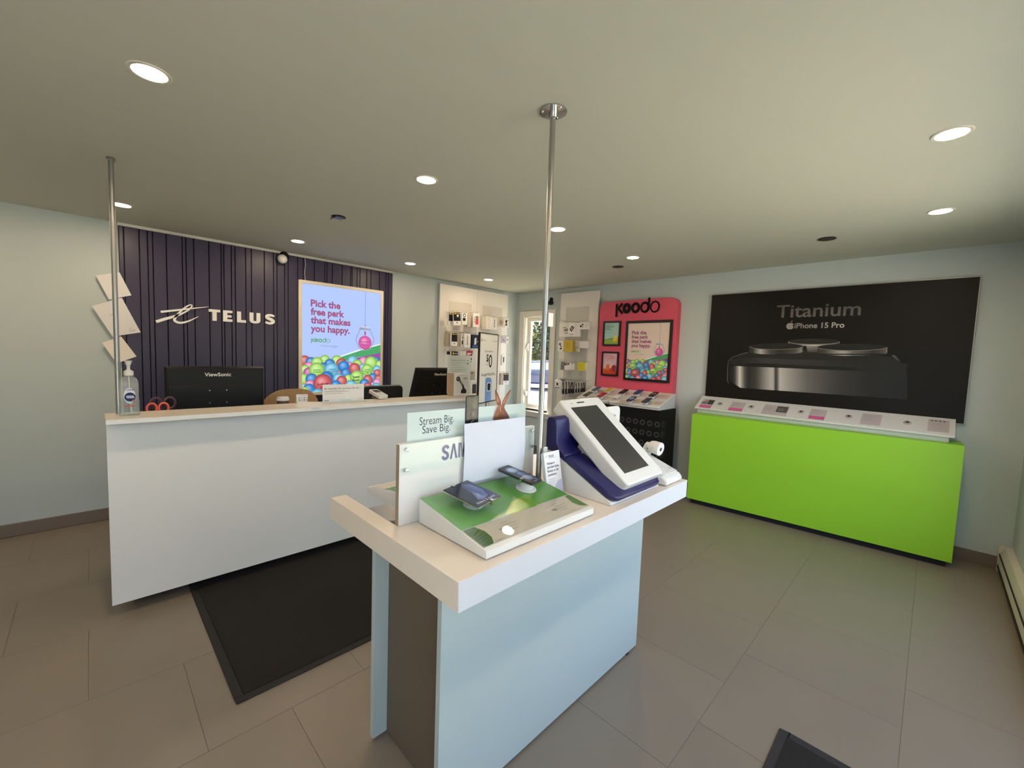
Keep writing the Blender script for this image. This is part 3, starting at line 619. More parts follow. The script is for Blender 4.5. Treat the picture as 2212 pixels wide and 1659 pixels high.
# mats
def floor_mat(x0, y0, x1, y1, lab):
    t = thing('floor_mat', lab, 'mat', ((x0 + x1) / 2, (y0 + y1) / 2, 0)); bw = .035
    MB().box((x0 + bw, y0 + bw, .0002), (x1 - bw, y1 - bw, .010)).build('pile', MAT_FIB, t)
    m = MB()
    for a, b2 in (((x0, y0), (x1, y0 + bw)), ((x0, y1 - bw), (x1, y1)), ((x0, y0 + bw), (x0 + bw, y1 - bw)), ((x1 - bw, y0 + bw), (x1, y1 - bw))): m.box((*a, .0002), (*b2, .007))
    m.build('border', MAT_RUB, t, bevel=.003)
floor_mat(-4.535, -2.9, -2.75, -1.63, 'dark brown mat on the tiles in front of the counter')
floor_mat(-3.95, -5.33, -2.93, -4.537, 'black mat corner at the bottom right of the floor')

# monitors
def monitor(xc, yc, w, h, zb, yaw, lab, tdeg=2):
    t = thing('monitor', lab, 'monitor', (xc, yc, .755)); ca, sa = math.cos(yaw), math.sin(yaw)
    u = Vector((ca, sa, 0)); n = Vector((sa, -ca, 0)); tilt = math.radians(tdeg); v = (Vector((0, 0, 1)) * math.cos(tilt) + n * math.sin(tilt)).normalized(); nn = u.cross(v)
    o = Vector((xc, yc, zb)); fr = Frame(o, u, v)
    def bx(m, u0, u1, v0, v1, h0, h1, ins=0): 
        a = [fr.p(u0, v0, h0), fr.p(u1, v0, h0), fr.p(u1, v1, h0), fr.p(u0, v1, h0)]; b2 = [fr.p(u0 + ins, v0 + ins, h1), fr.p(u1 - ins, v0 + ins, h1), fr.p(u1 - ins, v1 - ins, h1), fr.p(u0 + ins, v1 - ins, h1)]
        m.add(a + b2, [(3, 2, 1, 0), (4, 5, 6, 7), (0, 1, 5, 4), (1, 2, 6, 5), (2, 3, 7, 6), (3, 0, 4, 7)])
    m = MB(); bx(m, -w / 2, w / 2, 0, h, -.03, -.008); bx(m, -w / 2, w / 2, 0, h, -.008, .012, .012); m.build('housing', BLACK, t, bevel=.003)
    m = MB(); bx(m, -w * .5 + .016, w * .5 - .016, h * .05, h * .62, .012, .016, .004); m.build('rear_cover', BLACK, t, bevel=.003)
    m = MB(); bx(m, -w / 2 + .008, w / 2 - .008, .015, h - .008, -.0315, -.0302); m.build('screen', mat('dark screen', (10, 11, 13), .15, noise=.01), t)
    for uu in (-.05, .05):
        for vv in (.3, .56):
            m = MB(); m.lathe(fr.p(uu * 1.0, vv * h - .02, .016), [(.004, 0), (.004, .002), (.001, .0025)], 8, nn); m.build('screw', CHROME, t)
    pr = Print(fr, base=.0125); pr.text('ViewSonic', 0, h * .80, h * .105, (225, 222, 215), bold=.02, width=w * .265, align='c'); pr.build('lettering', PRINT, t)
    m = MB(); bx(m, -.035, .035, -(zb - .77), h * .2, -.004, .010); m.build('neck', BLACK, t)
    MB().box((xc - .12, yc - .09, .7555), (xc + .12, yc + .09, .77)).build('stand_base', BLACK, t, bevel=.004)
    return t
monitor(-4.303, -1.3, .588, .335, 1.03, math.radians(0), 'black monitor seen from behind on the left of the counter')
monitor(-2.455, -1.275, .56, .345, 1.03, 0.0, 'black monitor seen from behind at the right of the counter', 20)

# chairs behind the counter
t = thing('wooden_chair', 'chair with a curved tan plywood back behind the counter', 'chair', (-3.70, -0.75, 0))
def skinned(xc, yc, z0, z1, w, th):
    m = MB(); N = 16; top = []; bot = []
    prof = []
    for j in range(N + 1):
        g = j / N * 2 - 1; prof.append((xc + g * w / 2, yc + .07 * g * g, z1 - .11 * abs(g) ** 3.2))
    for j in range(N):
        a, b2 = prof[j], prof[j + 1]
        m.add([(a[0], a[1], z0), (b2[0], b2[1], z0), (b2[0], b2[1], b2[2]), (a[0], a[1], a[2]), (a[0], a[1] + th, z0), (b2[0], b2[1] + th, z0), (b2[0], b2[1] + th, b2[2]), (a[0], a[1] + th, a[2])],
              [(0, 1, 2, 3), (5, 4, 7, 6), (3, 2, 6, 7), (1, 0, 4, 5)] + ([(0, 3, 7, 4)] if j == 0 else []) + ([(1, 5, 6, 2)] if j == N - 1 else []))
    return m
skinned(-3.695, -.98, .86, 1.158, .45, .014).build('backrest', WOOD, t)
MB().box((-3.91, -.95, .44), (-3.49, -.54, .462)).build('seat', WOOD, t, bevel=.01)
for sx in (-1, 1):
    MB().tube([(-3.70 + sx * .17, -.93, .46), (-3.70 + sx * .17, -.945, .9)], .012).build('back_post', STEEL, t)
    for yy in (-.93, -.57): MB().tube([(-3.70 + sx * .19, yy, .44), (-3.70 + sx * .2, yy + (.03 if yy > -.7 else -.02), .001)], .012).build('leg', STEEL, t)
t = thing('office_chair', 'dark chair back with a pale rim behind the card reader', 'chair', (-2.86, -0.75, 0))
pl = rrect(.42, .5, .03, 4); m = MB(); m.prism([(-2.86 + x, -1.0, .905 + y) for x, y in pl], (0, .03, 0)); m.build('backrest', BLACK_M, t)
pl2 = rrect(.44, .52, .035, 4); m = MB(); m.prism([(-2.86 + x, -.9695, .905 + y) for x, y in pl2], (0, .012, 0)); m.build('back_shell', mat('pale shell', (150, 146, 138), .5, noise=.02), t)
MB().box((-3.08, -.95, .44), (-2.64, -.5, .51)).build('seat', BLACK_M, t, bevel=.02)
MB().tube([(-2.86, -.955, .66), (-2.86, -.93, .46)], .02).build('back_bar', BLACK, t)
MB().tube([(-2.86, -.72, .44), (-2.86, -.72, .08)], .025).build('gas_lift', BLACK, t)
for k in range(5):
    a = math.radians(72 * k + 10); ex, ey = -2.86 + .26 * math.cos(a), -.72 + .26 * math.sin(a)
    f = MB().tube([(-2.86, -.72, .10), (ex, ey, .065)], [.022, .014]).build('foot', BLACK, t)
    MB().lathe((ex, ey - .012, .0255), [(.015, 0), (.025, .004), (.025, .02), (.015, .024)], 12, (0, 1, 0)).build('caster', BLACK, f)

# ------------------------------------------------------------------ on the counter
YS = -1.745
def lowest(px, py): return P(px, py, 'z', ZC)
t = thing('sanitizer_bottle', 'clear pump bottle of hand sanitizer on the left end of the counter', 'bottle', (-4.790, YS, ZC))
BOT = mat_clear('clear bottle', (.95, .96, .96), .14, milky=.2)
bc = Vector((-4.790, YS, ZC))
pl = lambda s, k=1.0: [(bc.x + x * k, bc.y + y * k) for x, y in rrect(.080 * s, .054 * s, .018 * s, 5)]
m = MB(); lay = [(.001, .93), (.008, 1), (.155, 1.0), (.185, .97), (.205, .75), (.214, .42), (.216, .40)]
rings_ = [[(x, y, ZC + .002 + z_) for x, y in pl(s)] for z_, s in lay]; nn_ = len(rings_[0]); vs = [p for r_ in rings_ for p in r_]
m.add(vs, [(i * nn_ + j, i * nn_ + (j + 1) % nn_, (i + 1) * nn_ + (j + 1) % nn_, (i + 1) * nn_ + j) for i in range(len(lay) - 1) for j in range(nn_)] + [list(range(nn_))[::-1], list(range((len(lay) - 1) * nn_, len(lay) * nn_))]).build('bottle', BOT, t)
MB().lathe(bc + Vector((0, 0, .2185)), [(.017, 0), (.021, .001), (.021, .024), (.017, .027), (.012, .03), (.0075, .034), (.0075, .052), (.011, .062), (.013, .064), (.013, .076), (.017, .077), (.017, .082), (.001, .083)], 22).build('pump', WHITE_P, t)
MB().tube([bc + Vector((0, 0, .215)), bc + Vector((.002, -.006, .12)), bc + Vector((.008, -.01, .01))], .003, 8).build('dip_tube', WHITE_P, t)
fr = Frame(bc + Vector((-.030, -.0265, .055)), (1, 0, 0), (0, 0, 1)); pr = Print(fr)
pr.poly([(.004 + .026 + .024 * math.cos(k * .3142), .055 + .044 * math.sin(k * .3142)) for k in range(20)], (206, 214, 226)); pr.up()
pr.disc(.032, .047, .023, (26, 40, 92), (20, 30, 76), (40, 60, 120), ry=.025); pr.rectg(.016, .049, .048, .054, (220, 226, 240)); pr.rectg(.018, .041, .05, .046, (200, 210, 230))
pr.text('GERM', .018, .083, .012, (96, 104, 130), bold=.02); pr.rectg(.010, -.006, .05, .003, (206, 104, 112)); pr.disc(.046, .026, .006, (214, 100, 110)); pr.build('label', PRINT, t)
t = thing('acrylic_tray', 'clear acrylic tray holding the hand sanitizer bottle', 'holder', (-4.79, YS, ZC))
m = MB(); a0, a1, b0, b1 = -4.833, -4.747, YS - .034, YS + .034
m.box((a0, b0, ZC + .0003), (a1, b1, ZC + .0018)).box((a0, b0, ZC + .0018), (a0 + .002, b1, ZC + .085)).box((a1 - .002, b0, ZC + .0018), (a1, b1, ZC + .085)).box((a0 + .002, b0, ZC + .0018), (a1 - .002, b0 + .002, ZC + .085)).box((a0 + .002, b1 - .002, ZC + .0018), (a1 - .002, b1, ZC + .085))
m.build('tray', CLEAR, t)
# courtesy sign in an acrylic stand
q0, q1 = P(697, 870, 'z', ZC), P(786, 866, 'z', ZC); ySg = (q0.y + q1.y) / 2; x0, x1 = P(697, 850, 'y', ySg).x, P(786, 850, 'y', ySg).x; zt = P(740, 830, 'y', ySg).z
t = thing('counter_notice', 'white courtesy notice in a clear acrylic stand on the counter', 'sign', ((x0 + x1) / 2, ySg, ZC))
MB().box((x0, ySg, ZC + .003), (x1, ySg + .0015, zt)).build('card', PAPER, t)
fr = wallA((x0, ySg, ZC + .003)); W_, H_ = x1 - x0, zt - ZC - .003; pr = Print(fr)
pr.text('Be respectful. Be courteous. Be safe', .012, H_ * .73, .016, (120, 112, 108), bold=.02, width=W_ * .83)
hx, hy, hr = W_ * .925, H_ * .76, .010
hp = [(hx + hr * 1.1 * math.sin(a) ** 3, hy + hr * (.85 * math.cos(a) - .33 * math.cos(2 * a) - .12 * math.cos(3 * a))) for a in [k * math.pi / 12 for k in range(25)]]
pr.line(hp, .0012, (150, 90, 120))
for k, (wd, yy) in enumerate(((.48, .62), (.58, .57), (.43, .47))): pr.rectg(.012, H_ * yy, .012 + W_ * wd, H_ * yy + .003, (165, 160, 158))
pr.text('koodo', .012, H_ * .07, .013, (60, 60, 60), bold=.02); pr.text('TELUS', W_ - .012, H_ * .09, .010, (150, 140, 150), align='r'); pr.build('print', PRINT, t)
MB().box((x0 - .004, ySg - .055, ZC + .0003), (x1 + .008, ySg + .03, ZC + .0028)).box((x0 + W_ * .42, ySg - .006, ZC + .0028), (x0 + W_ * .66, ySg - .0035, ZC + .034)).build('stand', CLEAR, t)
# white paper lying beside it
q = [P(640, 880, 'z', ZC), P(690, 880.5, 'z', ZC), P(697, 868, 'z', ZC), P(645, 868.5, 'z', ZC)]
tag(MB().prism([p + Vector((0, 0, .0004)) for p in q], (0, 0, .0012)).build('paper_sheet', PAPER), 'white sheet lying flat on the counter left of the notice', 'paper')
# paper cup, small price card, card reader
cx0 = P(611, 868, 'y', -1.50); t = thing('paper_cup', 'paper coffee cup with a white lid behind the counter edge', 'cup', (cx0.x, -1.50, .7555))
t0 = thing('storage_box', 'grey storage box under the coffee cup, mostly hidden by the counter', 'box', (cx0.x, -1.46, .755)); MB().box((cx0.x - .1, -1.58, .7555), (cx0.x + .22, -1.3, 1.03)).build('carton', mat('grey carton', (120, 118, 114), .7, noise=.03), t0, bevel=.004)
t.location.z = 1.03; c0 = Vector((cx0.x, -1.50, 1.03))
MB().lathe(c0, [(.028, .0005), (.030, .002), (.041, .10), (.001, .10)], 24).build('cup', mat('cup brown', (92, 62, 50), .6, noise=.04), t)
MB().lathe(c0, [(.0425, .094), (.044, .099), (.043, .107), (.040, .109), (.038, .120), (.034, .122), (.001, .119)], 24).build('lid', WHITE_P, t)
ca_, cb_ = P(640, 852, 'y', -1.56), P(665, 868, 'y', -1.56); t = thing('small_card', 'small white folded card standing beside the coffee cup', 'card', ((ca_.x + cb_.x) / 2, -1.56, 1.03))
zb_ = 1.0305; x0, x1 = ca_.x, cb_.x; zt_ = P(650, 853, 'y', -1.56).z
MB().prism([(x0, -1.56, zt_ + .004), (x1, -1.56, zt_ + .004), (x1 - .006, -1.56, zb_), (x0 + .008, -1.56, zb_)], (0, .001, 0)).prism([(x0, -1.558, zt_ + .004), (x1, -1.558, zt_ + .004), (x1, -1.53, zb_), (x0, -1.53, zb_)], (0, .001, 0)).build('card', PAPER, t)
pr = Print(wallA((x0 + .01, -1.56, zt_ - .05))); pr.rectg(.006, .044, .066, .047, (160, 160, 160))
for k in range(2):
    for j in range(2): pr.disc(.01 + j * .035, .028 - k * .016, .004, (60, 60, 60)); pr.rectg(.018 + j * .035, .026 - k * .016, .032 + j * .035, .030 - k * .016, (150, 150, 150))
pr.build('print', PRINT, t)
t = thing('card_reader', 'white handheld card payment reader on the counter', 'card reader', (-3.2, -1.66, ZC))
A, Bp, Cp, Dp = P(797, 845, 'z', ZC + .055), P(822, 840, 'z', ZC + .06), P(840, 855, 'z', ZC + .028), P(812, 861, 'z', ZC + .026)
cen = (A + Bp + Cp + Dp) / 4; cen.z = 0
pts = rrect(.085, .17, .016, 4); un = Vector((1, .12, 0)).normalized(); vn = Vector((-.12, 1, 0)).normalized(); tl = math.radians(14); vt = vn * math.cos(tl) + Vector((0, 0, 1)) * math.sin(tl); o = Vector((cen.x, cen.y, ZC + .0515)); fr = Frame(o, un, vt)
MB().prism([fr.p(x, y, -.03) for x, y in pts], fr.n * .03).build('body', WHITE_P, t, bevel=.004)
pr = Print(fr, base=.0006); pr.rectg(-.03, .0, .03, .062, (30, 30, 32))
for r_ in range(4):
    for c_ in range(3): pr.rectg(-.028 + c_ * .021, -.018 - r_ * .016, -.014 + c_ * .021, -.008 - r_ * .016, (205, 205, 205))
pr.build('screen', PRINT_G, t)
MB().prism([(o.x - .03, o.y + .075, ZC + .0005), (o.x + .03, o.y + .075, ZC + .0005), (o.x + .03, o.y - .06, ZC + .0005), (o.x - .03, o.y - .06, ZC + .0005)], (0, 0, .006)).box((o.x - .025, o.y + .03, ZC + .006), (o.x + .025, o.y + .06, ZC + .02)).build('cradle', mat('grey plastic', (120, 120, 120), .5), t)
MB().tube([o + Vector((-.03, .075, .012)), o + Vector((-.055, .085, -.01)), o + Vector((-.05, .07, -.040)), o + Vector((-.075, .09, -.046))], .0035, 8).build('cord', BLACK, t)
# white mount box with a painted shaded side, leaflet stand
t = thing('mount_box', 'white box printed with a black phone mount, right end of the counter', 'box', (-2.42, -1.7, ZC))
f0, f1 = P(980, 858, 'z', ZC), P(1010, 856, 'z', ZC); yb2 = f0.y; x0, x1 = f0.x, P(1011, 850, 'y', yb2).x; zt = P(995, 806, 'y', yb2).z
MB().box((x0, yb2, ZC + .0003), (x1, yb2 + .10, zt)).build('carton', PAPER, t, bevel=.001)
pr = Print(wallA((x0, yb2, ZC))); W_, H_ = x1 - x0, zt - ZC; dk = (44, 44, 46)
pr.disc(W_ * .28, H_ * .76, W_ * .14, (96, 98, 98), dk, (120, 120, 120)); pr.line([(W_ * .36, H_ * .72), (W_ * .62, H_ * .46)], W_ * .11, dk); pr.line([(W_ * .40, H_ * .69), (W_ * .58, H_ * .50)], W_ * .02, (220, 220, 220)); pr.line([(W_ * .62, H_ * .48), (W_ * .66, H_ * .34)], W_ * .13, dk)
pr.poly([(W_ * .50, H_ * .14), (W_ * .86, H_ * .14), (W_ * .88, H_ * .24), (W_ * .76, H_ * .36), (W_ * .58, H_ * .36), (W_ * .48, H_ * .24)], dk); pr.up()
pr.text('MOUNT', W_ * .66, H_ * .76, H_ * .05, dk, bold=.03); pr.rectg(W_ * .25, H_ * .9, W_ * .7, H_ * .915, (150, 150, 150)); pr.rectg(W_ * .1, H_ * .05, W_ * .8, H_ * .062, (160, 160, 160)); pr.build('print', PRINT, t)
pr = Print(Frame((x0, yb2 + .10, ZC), (0, -1, 0), (0, 0, 1))); pr.rectg(.002, .004, .098, H_ - .002, (178, 158, 130)); pr.build('side_shade', PRINT, t)  # tan sheet paints the shade on the white box's left side
t = thing('leaflet_stand', 'tall clear stand with a white printed sheet on the counter right end', 'sign holder', (-2.5, -1.66, ZC))
ys2 = yb2 + .135; xa, xb = P(966, 800, 'y', ys2).x, P(1017, 800, 'y', ys2).x; zt = P(990, 767, 'y', ys2).z
MB().box((xa + .003, ys2 + .003, ZC + .02), (xb - .003, ys2 + .0042, zt - .004)).build('sheet', PAPER, t)
MB().box((xa, ys2 - .001, ZC + .0003), (xb, ys2 + .001, zt)).box((xa, ys2 + .001, ZC + .0003), (xb, ys2 + .07, ZC + .003)).build('holder', CLEAR, t)
pr = Print(wallA((xa, ys2 + .003, ZC))); W_, H_ = xb - xa, zt - ZC
for k, (wd, th) in enumerate(((.62, .006), (.66, .004), (.5, .003), (.6, .003), (.7, .003), (.66, .003), (.7, .003), (.4, .005))): pr.rectg(W_ * .14, H_ * (.86 - .055 * k), W_ * (.14 + wd), H_ * (.86 - .055 * k) + th, (176, 174, 172))
pr.disc(W_ * .86, H_ * .86, .006, (70, 70, 70)); pr.rectg(W_ * .82, H_ * .78, W_ * .9, H_ * .80, (70, 70, 70)); pr.build('print', PRINT, t)
# pen cup with scissors at the counter's left end
t = thing('pen_cup', 'dark cup behind the counter that holds the scissors', 'cup', (-4.64, -1.50, .755)); cc = Vector((-4.64, -1.50, .7555))
MB().lathe(cc, [(.05, 0), (.056, .29), (.052, .29), (.047, .01), (.001, .01)], 24).build('cup', BLACK, t)
def scissors(c, col, yaw, s, lab):
    t = thing('scissors', lab, 'scissors', c, 'scissors in the pen cup'); m = mat('handle %d' % col[0], col, .35, noise=.03); u = Vector((math.cos(yaw), math.sin(yaw), 0))
    for sg_ in (-1, 1):
        o = Vector(c) + u * (.023 * s * sg_); pts = [o + u * (.019 * s * math.cos(a)) + Vector((0, 0, .024 * s * math.sin(a))) for a in [k * 2 * math.pi / 18 for k in range(19)]]
        MB().tube(pts, .0048 * s, 8, caps=False).build('handle', m, t)
        MB().prism([o + Vector((0, 0, -.022 * s)) + u * .004, o + Vector((0, 0, -.022 * s)) - u * .004, Vector(c) + Vector((0, .002 * sg_, -.20)), ], (0, .0016, 0)).build('blade', CHROME, t)
scissors((-4.650, -1.515, 1.117), (236, 104, 72), .1, 1.25, 'orange handled scissors beside the sanitizer bottle')
scissors((-4.622, -1.485, 1.142), (76, 46, 66), .05, 1.45, 'dark purple handled scissors behind the orange pair')

# ------------------------------------------------------------------ phone poster on a floor stand
B0 = P(1033, 871, 'z', 1.106); B1 = P(1071, 863, 'z', 1.106); u = (B1 - B0).normalized(); W_ = (B1 - B0).length; fr = Frame(B0, u, (0, 0, 1))
n_ = fr.n; top = PN(1041, 720, B0, n_); H_ = fr.uv(top)[1]
t = thing('poster_stand', 'grey framed phone price poster on a stand by the counter right end', 'poster stand', (B0 + B1) / 2 * 1.0); t.location = ((B0 + B1).x / 2, (B0 + B1).y / 2, 0)
FR2 = mat('dark frame', (40, 34, 34), .35, metal=.3, noise=.03)
e_ = .008; m = MB()
for a, b2 in (((-e_, -e_), (W_ + e_, 0)), ((-e_, H_), (W_ + e_, H_ + e_)), ((-e_, 0), (0, H_)), ((W_, 0), (W_ + e_, H_))): m.prism([fr.p(a[0], a[1], -.014), fr.p(b2[0], a[1], -.014), fr.p(b2[0], b2[1], -.014), fr.p(a[0], b2[1], -.014)], n_ * .018)
m.build('frame', FR2, t, bevel=.002)
m = MB(); m.prism([fr.p(0, 0, -.012), fr.p(W_, 0, -.012), fr.p(W_, H_, -.012), fr.p(0, H_, -.012)], n_ * .012); m.build('panel', WHITE_P, t)
pr = Print(fr, rect=(0, 0, W_, H_)); pr.rectg(0, 0, W_, H_, (222, 220, 214)); tx = (108, 106, 104)
pr.rectg(W_ * .06, H_ * .885, W_ * .09, H_ * .925, tx); pr.text('Pixel 8 Pro', W_ * .12, H_ * .895, H_ * .028, tx, width=W_ * .2); pr.text('TELUS', W_ * .78, H_ * .895, H_ * .028, tx, width=W_ * .17); pr.line([(W_ * .69, H_ * .888), (W_ * .75, H_ * .925)], .003, tx)
pr.text('Get it now for', W_ * .5, H_ * .735, H_ * .046, (90, 88, 86), width=W_ * .46, align='c')
pr.text('$', W_ * .36, H_ * .60, H_ * .15, (30, 28, 32), bold=.02, width=W_ * .12); pr.text('0', W_ * .50, H_ * .51, H_ * .27, (30, 28, 32), bold=.01, width=W_ * .19); pr.rectg(W_ * .34, H_ * .545, W_ * .46, H_ * .551, tx)
pr.text('Google Pixel 8 Pro', W_ * .5, H_ * .385, H_ * .062, (70, 68, 68), width=W_ * .80, align='c')
bl = (108, 142, 200); pr.poly([(W_ * .34, -.01), (W_ * .70, -.01), (W_ * .70, H_ * .31), (W_ * .64, H_ * .35), (W_ * .40, H_ * .36), (W_ * .34, H_ * .34)], [(120, 152, 208), (132, 164, 216), bl, bl, bl, (120, 152, 208)]); pr.up()
pr.line([(W_ * .38, 0), (W_ * .38, H_ * .33)], .002, (70, 100, 170))
pp = [(W_ * .55 + x, H_ * .215 + y) for x, y in rrect(W_ * .22, H_ * .13, .012, 3)]; pr.poly(pp, (236, 238, 244)); pr.up()
pp = [(W_ * .55 + x, H_ * .215 + y) for x, y in rrect(W_ * .17, H_ * .11, .012, 3)]; pr.poly(pp, (34, 32, 38)); pr.up(); pr.build('print', PRINT, t)
mid = fr.p(W_ / 2, 0, -.005); MB().tube([(mid.x, mid.y, 1.097), (mid.x, mid.y, .012)], .014).build('post', STEEL, t)
MB().lathe((mid.x, mid.y, 0), [(.16, .0005), (.16, .008), (.03, .014), (.02, .02)], 32).build('base_plate', STEEL, t)
# ================================================================== PEGBOARDS
PERF_A = mat_perf('perforated insert a', (214, 208, 199), (176, 170, 161), 'X'); PERF_B = mat_perf('perforated insert b', (204, 201, 195), (162, 159, 153), 'Y')
PEG_W = mat('pegboard white', (226, 222, 216), .5, noise=.01)
pa = thing('pegboard', 'white double pegboard with phone accessories in the back corner', 'pegboard', (-.89, -.03, 0))
for x0, x1 in ((-1.55, -.889), (-.887, -.262)): MB().box((x0, -.06, .02), (x1, -.035, 2.445)).build('panel', PEG_W, pa, bevel=.002)
for x0 in (-1.45, -.36): MB().box((x0 - .02, -.035, .02), (x0 + .02, -.0005, 2.4)).build('batten', PEG_W, pa)
PA = lambda x, y: P(x, y, 'y', -.0605)
for (xa, ya_, xb) in ((970, 650, 1019), (1043, 660, 1085)):
    a, b2 = PA(xa, ya_), PA(xb, ya_ + 4); MB().box((a.x, -.0615, .62), (b2.x, -.06, a.z)).build('perforated_insert', PERF_A, pa)
pb = thing('pegboard', 'single white pegboard between the casement window and the raspberry panel', 'pegboard', (-.03, -1.29, 0))
MB().box((-.06, -1.612, .02), (-.035, -.958, 2.424)).build('panel', PEG_W, pb, bevel=.002)
for y0 in (-1.05, -1.5): MB().box((-.035, y0 - .02, .02), (-.0005, y0 + .02, 2.38)).build('batten', PEG_W, pb)
MB().box((-.0615, -1.462, .62), (-.06, -1.06, 2.217)).build('perforated_insert', PERF_B, pb)
DKP, CRM, LIL, TAN = (26, 24, 26), (214, 206, 192), (196, 184, 214), (186, 176, 160)
def pkg(side, x0, y0, x1, y1, off, depth, lab, art, body=(232, 230, 228), tilt=0.0, hook=True):
    """a carded package on a hook: pixel box on the plane `off` in front of the wall, running back `depth`"""
    ax, v = ('y', -off) if side == 'A' else ('x', -off)
    ym = (y0 + y1) / 2; xm = (x0 + x1) / 2
    l, r_, tp, bt = P(x0, ym, ax, v), P(x1, ym, ax, v), P(xm, y0, ax, v), P(xm, y1, ax, v)
    zb_, zt_ = bt.z, tp.z
    fr = wallA((l.x, v, zb_)) if side == 'A' else wallB((v, l.y, zb_))
    W_ = (r_.x - l.x) if side == 'A' else (l.y - r_.y); H_ = zt_ - zb_
    if tilt:
        ca, sa = math.cos(tilt), math.sin(tilt); fr = Frame(fr.o, fr.u * ca + fr.v * sa, fr.v * ca - fr.u * sa)
    t = thing('accessory_package', lab, 'package', fr.p(W_ / 2, 0, -depth / 2))
    MB().prism([fr.p(0, 0, -depth), fr.p(W_, 0, -depth), fr.p(W_, H_, -depth), fr.p(0, H_, -depth)], fr.n * depth).build('carton', mat('carton %d %d %d' % body, body, .6, noise=.01), t, bevel=.001, segs=1)
    pr = Print(fr, rect=(0, 0, W_, H_)); art(pr, W_, H_); 
    if pr.mb.v: pr.build('print', PRINT, t)
    if hook:
        root = pa if side == 'A' else pb; c = fr.p(W_ / 2, H_ + .0148, 0); back = off - .0605
        w_ = fr.n if not tilt else (Vector((0, -1, 0)) if side == 'A' else Vector((-1, 0, 0)))
        MB().tube([c - w_ * back, c + w_ * .03, c + w_ * .034 + Vector((0, 0, .01))], .0022, 6).build('hook', CHROME, root)
        MB().prism([fr.p(W_ / 2 - .012, H_, -.002), fr.p(W_ / 2 + .012, H_, -.002), fr.p(W_ / 2 + .008, H_ + .012, -.002), fr.p(W_ / 2 - .008, H_ + .012, -.002)], fr.n * .0015).build('hang_tab', CLEAR, t)
def a_case(pr, W, H): pr.rectg(W * .04, H * .33, W * .96, H * .98, DKP); pr.disc(W * .3, H * .89, W * .19, (216, 176, 40), n=14, ry=H * .055); pr.rectg(W * .55, H * .865, W * .92, H * .905, (220, 216, 206)); pr.disc(W * .5, H * .2, W * .08, (60, 50, 50), n=10)
def a_caseflash(pr, W, H): a_case(pr, W, H); pr.disc(W * .6, H * .72, W * .13, (240, 238, 232), n=10)
def a_loop(pr, W, H): pr.ring(W * .45, H * .8, W * .16, W * .27, DKP, n=14); pr.rectg(W * .2, H * .32, W * .68, H * .58, DKP)
def a_red(pr, W, H): pr.rectg(W * .36, H * .58, W * .82, H * .82, (130, 126, 118)); pr.rectg(W * .36, H * .2, W * .82, H * .58, (206, 84, 92)); [pr.disc(W * .2, H * f, W * .07, DKP, n=8) for f in (.68, .53, .38)]
def a_bar(pr, W, H): pr.rectg(W * .44, H * .25, W * .56, H * .85, (120, 112, 106)); pr.rectg(W * .3, H * .22, W * .7, H * .25, (120, 112, 106)); pr.rectg(W * .2, H * .9, W * .5, H * .92, (180, 174, 168))
def a_mount(pr, W, H): pr.disc(W * .45, H * .62, W * .2, DKP, n=12, ry=H * .18); pr.rectg(W * .36, H * .3, W * .54, H * .5, DKP); pr.disc(W * .48, H * .26, W * .28, DKP, n=12, ry=H * .07); pr.disc(W * .78, H * .75, W * .09, DKP, n=8)
def a_arm(pr, W, H): pr.disc(W * .38, H * .70, W * .16, DKP, n=12); pr.line([(W * .42, H * .62), (W * .66, H * .38)], W * .12, DKP); pr.disc(W * .56, H * .27, W * .2, DKP, n=10, ry=H * .08)
def a_blue(pr, W, H): pr.rectg(0, 0, W, H, (26, 34, 56)); pr.poly([(W * .3, H * .25), (W * .62, H * .3), (W * .62, H * .78), (W * .34, H * .74)], (214, 222, 232)); pr.up(); pr.rectg(W * .1, H * .06, W * .95, H * .2, (62, 96, 170)); pr.disc(W * .82, H * .5, W * .07, (190, 196, 206), n=8)
def a_lil(pr, W, H): pr.rectg(0, 0, W, H, LIL); pr.poly([(W * .2, H * .62), (W * .8, H * .4), (W * .75, H * .3), (W * .3, H * .48)], DKP); pr.up()
def a_tip(pr, W, H): pr.poly([(W * .2, H * .5), (W * .75, H * .68), (W * .8, H * .58), (W * .3, H * .42)], DKP); pr.up()
def a_plain(pr, W, H): pr.rectg(W * .12, H * .8, W * .6, H * .83, (190, 184, 178)); pr.rectg(W * .12, H * .14, W * .7, H * .17, (200, 194, 188))
def a_none(pr, W, H): pass
def a_phone(pr, W, H): pr.rectg(W * .35, H * .3, W * .68, H * .85, (64, 68, 76)); pr.rectg(W * .2, H * .1, W * .8, H * .13, (190, 190, 190))
def a_top(pr, W, H): pr.rectg(0, 0, W, H, DKP); pr.disc(W * .3, H * .5, W * .14, (216, 176, 40), n=12, ry=H * .3); pr.rectg(W * .52, H * .4, W * .9, H * .58, (200, 196, 190))
def a_redw(pr, W, H): pr.rectg(0, H * .82, W, H, (176, 52, 62)); pr.rectg(0, 0, W * .14, H, (176, 52, 62)); pr.disc(W * .48, H * .6, W * .2, (200, 90, 96), n=12); pr.poly([(W * .55, H * .7), (W * .95, H * .85), (W * .9, H * .55)], (90, 70, 74)); pr.up(); pr.rectg(W * .7, H * .28, W * .86, H * .45, (60, 40, 44)); pr.rectg(W * .7, H * .1, W * .84, H * .2, (190, 60, 70))
A_ = 'back corner pegboard'
pkg('A', 969, 675, 980.5, 703, .20, .04, 'black fronted package with yellow oval, first on the top row of corner pegboard', a_case)
pkg('A', 980, 675, 996, 703.5, .24, .012, 'tilted black fronted package with yellow oval and white flash, top row', a_caseflash, tilt=math.radians(4))
